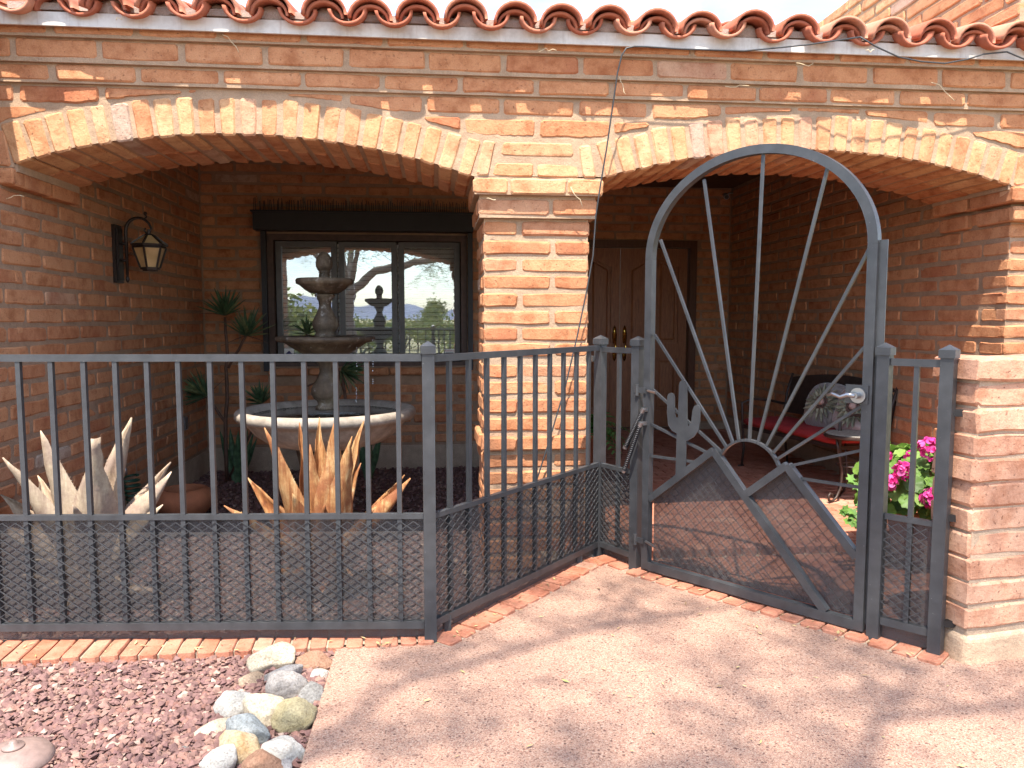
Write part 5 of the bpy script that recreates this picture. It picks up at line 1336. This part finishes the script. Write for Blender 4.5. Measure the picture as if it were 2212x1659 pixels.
MB().lathe([(.085, ptop.z - .055), (.102, ptop.z - .062), (.104, ptop.z - .056), (.090, ptop.z - .036), (.055, ptop.z - .022), (.030, ptop.z - .018)], (ptop.x, ptop.y, 0), 36).build('hat', M['pl'], pl, True)
MB().lathe([(.030, ptop.z - .0175), (.028, ptop.z - .012), (.012, ptop.z - .010), (.010, ptop.z), (.004, ptop.z + .002)], (ptop.x, ptop.y, 0), 16).build('knob', M['pl'], pl, True)

# ================================================================== what stands behind the camera: shade tree, scrub, mountains
rt = random.Random(31)
tree = thing('mesquite_tree', (-2.3, -4.2, -.1), 'spreading mesquite tree with sparse feathery crown shading the walk, mirrored in the window', 'tree')
tw = MB(); leafm = MB()
def limb(pts, r0, r1):
    m = len(pts); P = []
    for i in range(m - 1):
        a, b = V(pts[i]), V(pts[i + 1])
        for q in range(4): P.append(a.lerp(b, q / 4) + V((rt.uniform(-1, 1), rt.uniform(-1, 1), rt.uniform(-1, 1))) * .035)
    P.append(V(pts[-1])); n = len(P); tw.tube(P, [r0 + (r1 - r0) * (i / (n - 1)) ** .8 for i in range(n)], 10); return P
def twig(p, d, L, r, depth):
    n = 5; P = [V(p)]; d = V(d).normalized()
    for i in range(n):
        d = (d + V((rt.uniform(-.35, .35), rt.uniform(-.35, .35), rt.uniform(-.28, .24)))).normalized(); P.append(P[-1] + d * L / n)
    tw.tube(P, [r * (1 - .75 * i / n) for i in range(n + 1)], 5, False)
    if depth > 0:
        for k in range(4): twig(P[rt.randint(1, n)], d + V((rt.uniform(-1, 1), rt.uniform(-1, 1), rt.uniform(-.6, .6))), L * rt.uniform(.45, .7), r * .45, depth - 1)
    else:
        for q in P[1:]:
            for k in range(7):
                c = q + V((rt.uniform(-1, 1), rt.uniform(-1, 1), rt.uniform(-1, .5))) * .11; dd = V((rt.uniform(-1, 1), rt.uniform(-1, 1), rt.uniform(-.8, .3))).normalized(); s = dd.orthogonal().normalized() * .0075; kk = len(leafm.v); l = dd * rt.uniform(.045, .085)
                leafm.v += [c - s, c + s, c + l + s * .5, c + l - s * .5]; leafm.f.append((kk, kk + 1, kk + 2, kk + 3))
TB = V((-2.3, -4.2, -.15))
limb([TB, TB + V((.05, 0, .8)), TB + V((.02, .05, 1.6)), TB + V((.10, .1, 2.3))], .24, .17)
fork = TB + V((.06, .08, 2.2))
mains = [limb([fork, (-1.5, -3.6, 2.55), (-.5, -3.0, 2.75), (.6, -2.4, 2.85), (1.8, -1.6, 3.2), (2.6, -.8, 3.7)], .13, .03),
         limb([fork, (-1.7, -3.3, 3.6), (-1.0, -2.4, 5.0), (-.2, -1.4, 6.2), (.6, -.6, 6.8), (1.4, 0, 7.0)], .07, .012),
         limb([fork, (-2.3, -3.2, 3.8), (-2.0, -2.0, 5.2), (-1.6, -.9, 6.2), (-1.0, -.1, 6.8)], .07, .012),
         limb([(-1.0, -.1, 6.8), (-.1, .3, 7.0), (.8, .5, 7.1)], .022, .01), limb([(.6, -.6, 6.8), (1.6, -.5, 7.0), (2.6, -.3, 7.1)], .022, .01),
         limb([(-1.6, -.9, 6.2), (-.6, -1.0, 6.4), (.4, -1.1, 6.5)], .025, .01), limb([(1.4, 0, 7.0), (2.2, .4, 7.2), (2.8, .5, 7.2)], .02, .01),
         limb([fork, (-3.2, -4.4, 3.2), (-4.4, -4.2, 3.9)], .10, .03), limb([fork, (-2.2, -5.4, 3.5), (-1.5, -6.6, 4.1)], .10, .03),
         limb([(-.5, -3.0, 2.75), (.9, -3.4, 3.1), (2.2, -3.3, 3.2)], .07, .02), limb([(.6, -2.4, 2.85), (1.3, -1.8, 3.5), (2.0, -1.6, 4.2)], .06, .02)]
for P in mains:
    n = len(P)
    for i in range(n // 3, n):
        for k in range(2 if i % 3 else 1):
            d = V((rt.uniform(-1, 1), rt.uniform(-1, 1), rt.uniform(-.35, .7))); twig(P[i], d, rt.uniform(.7, 1.1), .011, 1)
tw.build('trunk', M['bark'], tree, True)
leafm.build('crown', M['mesquite_leaf'], tree, kind='stuff')
def shrub(x, y, h, w, seed, label, name='desert_shrub', mat='shrub_leaf', n=1400):
    r = random.Random(seed); root = thing(name, (x, y, -.3), label, 'shrub', 'scrub beyond the walk, mirrored in the window'); lm = MB(); st = MB()
    for i in range(7): a = r.uniform(0, 6.28); st.tube([(x, y, -.32), (x + .25 * w * math.cos(a), y + .25 * w * math.sin(a), h * .4), (x + .6 * w * math.cos(a), y + .6 * w * math.sin(a), h * .8)], [.03 * h, .02 * h, .008 * h], 5)
    cl = [(r.uniform(-1, 1), r.uniform(-1, 1), r.uniform(.25, 1)) for _ in range(16)]
    for i in range(n):
        cx, cy, cz = cl[i % 16]; g = .30
        c = V((x + (cx * .62 + r.gauss(0, g) * .6) * w, y + (cy * .62 + r.gauss(0, g) * .6) * w, max(0, (cz + r.gauss(0, g * .5))) * h * .9 - .2)); s = .055 * h ** .7 * r.uniform(.6, 1.4); d = V((r.gauss(0, 1), r.gauss(0, 1), r.gauss(0, 1))).normalized(); e = d.orthogonal() * s * .6; k = len(lm.v); d = d * s
        lm.v += [c - e, c + d, c + e, c - d]; lm.f.append((k, k + 1, k + 2, k + 3))
    st.build('stems', M['bark'], root); lm.build('foliage', M[mat], root)
rs = random.Random(8); labs = ['rounded olive green desert shrub', 'low yellow green brittle shrub', 'tall loose green palo verde shrub', 'broad pale green creosote shrub']
for i in range(26):
    d = rs.uniform(22, 95) if i > 5 else rs.uniform(9, 20); k = rs.uniform(-.30, .12)
    shrub(k * (d + 16) , -d, rs.uniform(.9, 2.2) if i % 5 else rs.uniform(2.2, 3.4), rs.uniform(1.0, 2.6), i, labs[i % 4] + ' on the flat beyond the walk')
M['mount'] = simple('hazy blue mountain rock', (.14, .16, .22), .95, 0, .25, .002)
mb = MB(); NM = 160
for i in range(NM + 1):
    a = math.radians(-150 + 120 * i / NM); D = 5200
    for j in range(6):
        t = j / 5; h = (190 * (.55 + .45 * noise.noise(V((a * 5, 0, 0))) + .35 * noise.noise(V((a * 17, 3, 0))) + .12 * noise.noise(V((a * 60, 5, 0))))) * t; mb.v.append(V(((D + 900 * t) * math.cos(a), (D + 900 * t) * math.sin(a), h - 5 + (60 * noise.noise(V((a * 40, t * 4, 7))) if 0 < j < 5 else 0))))
    if i:
        for j in range(5): k = (i - 1) * 6 + j; mb.f.append((k, k + 6, k + 7, k + 1))
tag(mb.build('mountains', M['mount'], None, True), 'bluish desert mountain range on the horizon behind the viewer', 'mountains', kind='structure')

# dry bits blown onto the walk and along the edging
rl = random.Random(77); lt = MB()
for i in range(260):
    if i < 150: x, y = rl.uniform(-.4, 3.4), rl.uniform(1.6, 4.0)
    else:
        k = rl.random(); A3, B3 = rl.choice(((V((-2.2, 3.33, 0)), V((-.05, 3.19, 0))), (V((0, 3.2, 0)), V((.93, 4.24, 0))), (V((1.1, 3.98, 0)), V((2.03, 2.80, 0))))); q = A3.lerp(B3, k); x, y = q.x + rl.gauss(0, .03), q.y + rl.gauss(0, .03)
    if in_poly(x, y, [(p[0], p[1]) for p in wpoly]) or i >= 150:
        a = rl.uniform(0, 6.28); L = rl.uniform(.006, .020); w_ = L * rl.uniform(.15, .4); c = V((x, y, -.004 if i < 150 else .006)); d = V((math.cos(a), math.sin(a), rl.uniform(-.1, .2))) * L; e = V((-math.sin(a), math.cos(a), 0)) * w_; k = len(lt.v)
        lt.v += [c - d, c + e, c + d, c - e]; lt.f.append((k, k + 1, k + 2, k + 3))
M['litter'] = leafy('dry leaf litter', [(0, (.22, .13, .07)), (.5, (.40, .28, .14)), (.8, (.52, .44, .20)), (1, (.30, .34, .10))], .8, 0)
tag(lt.build('leaf_litter', M['litter'], None, kind='stuff'), 'tiny dry leaves and seeds scattered over the walk and edging', 'leaf litter')
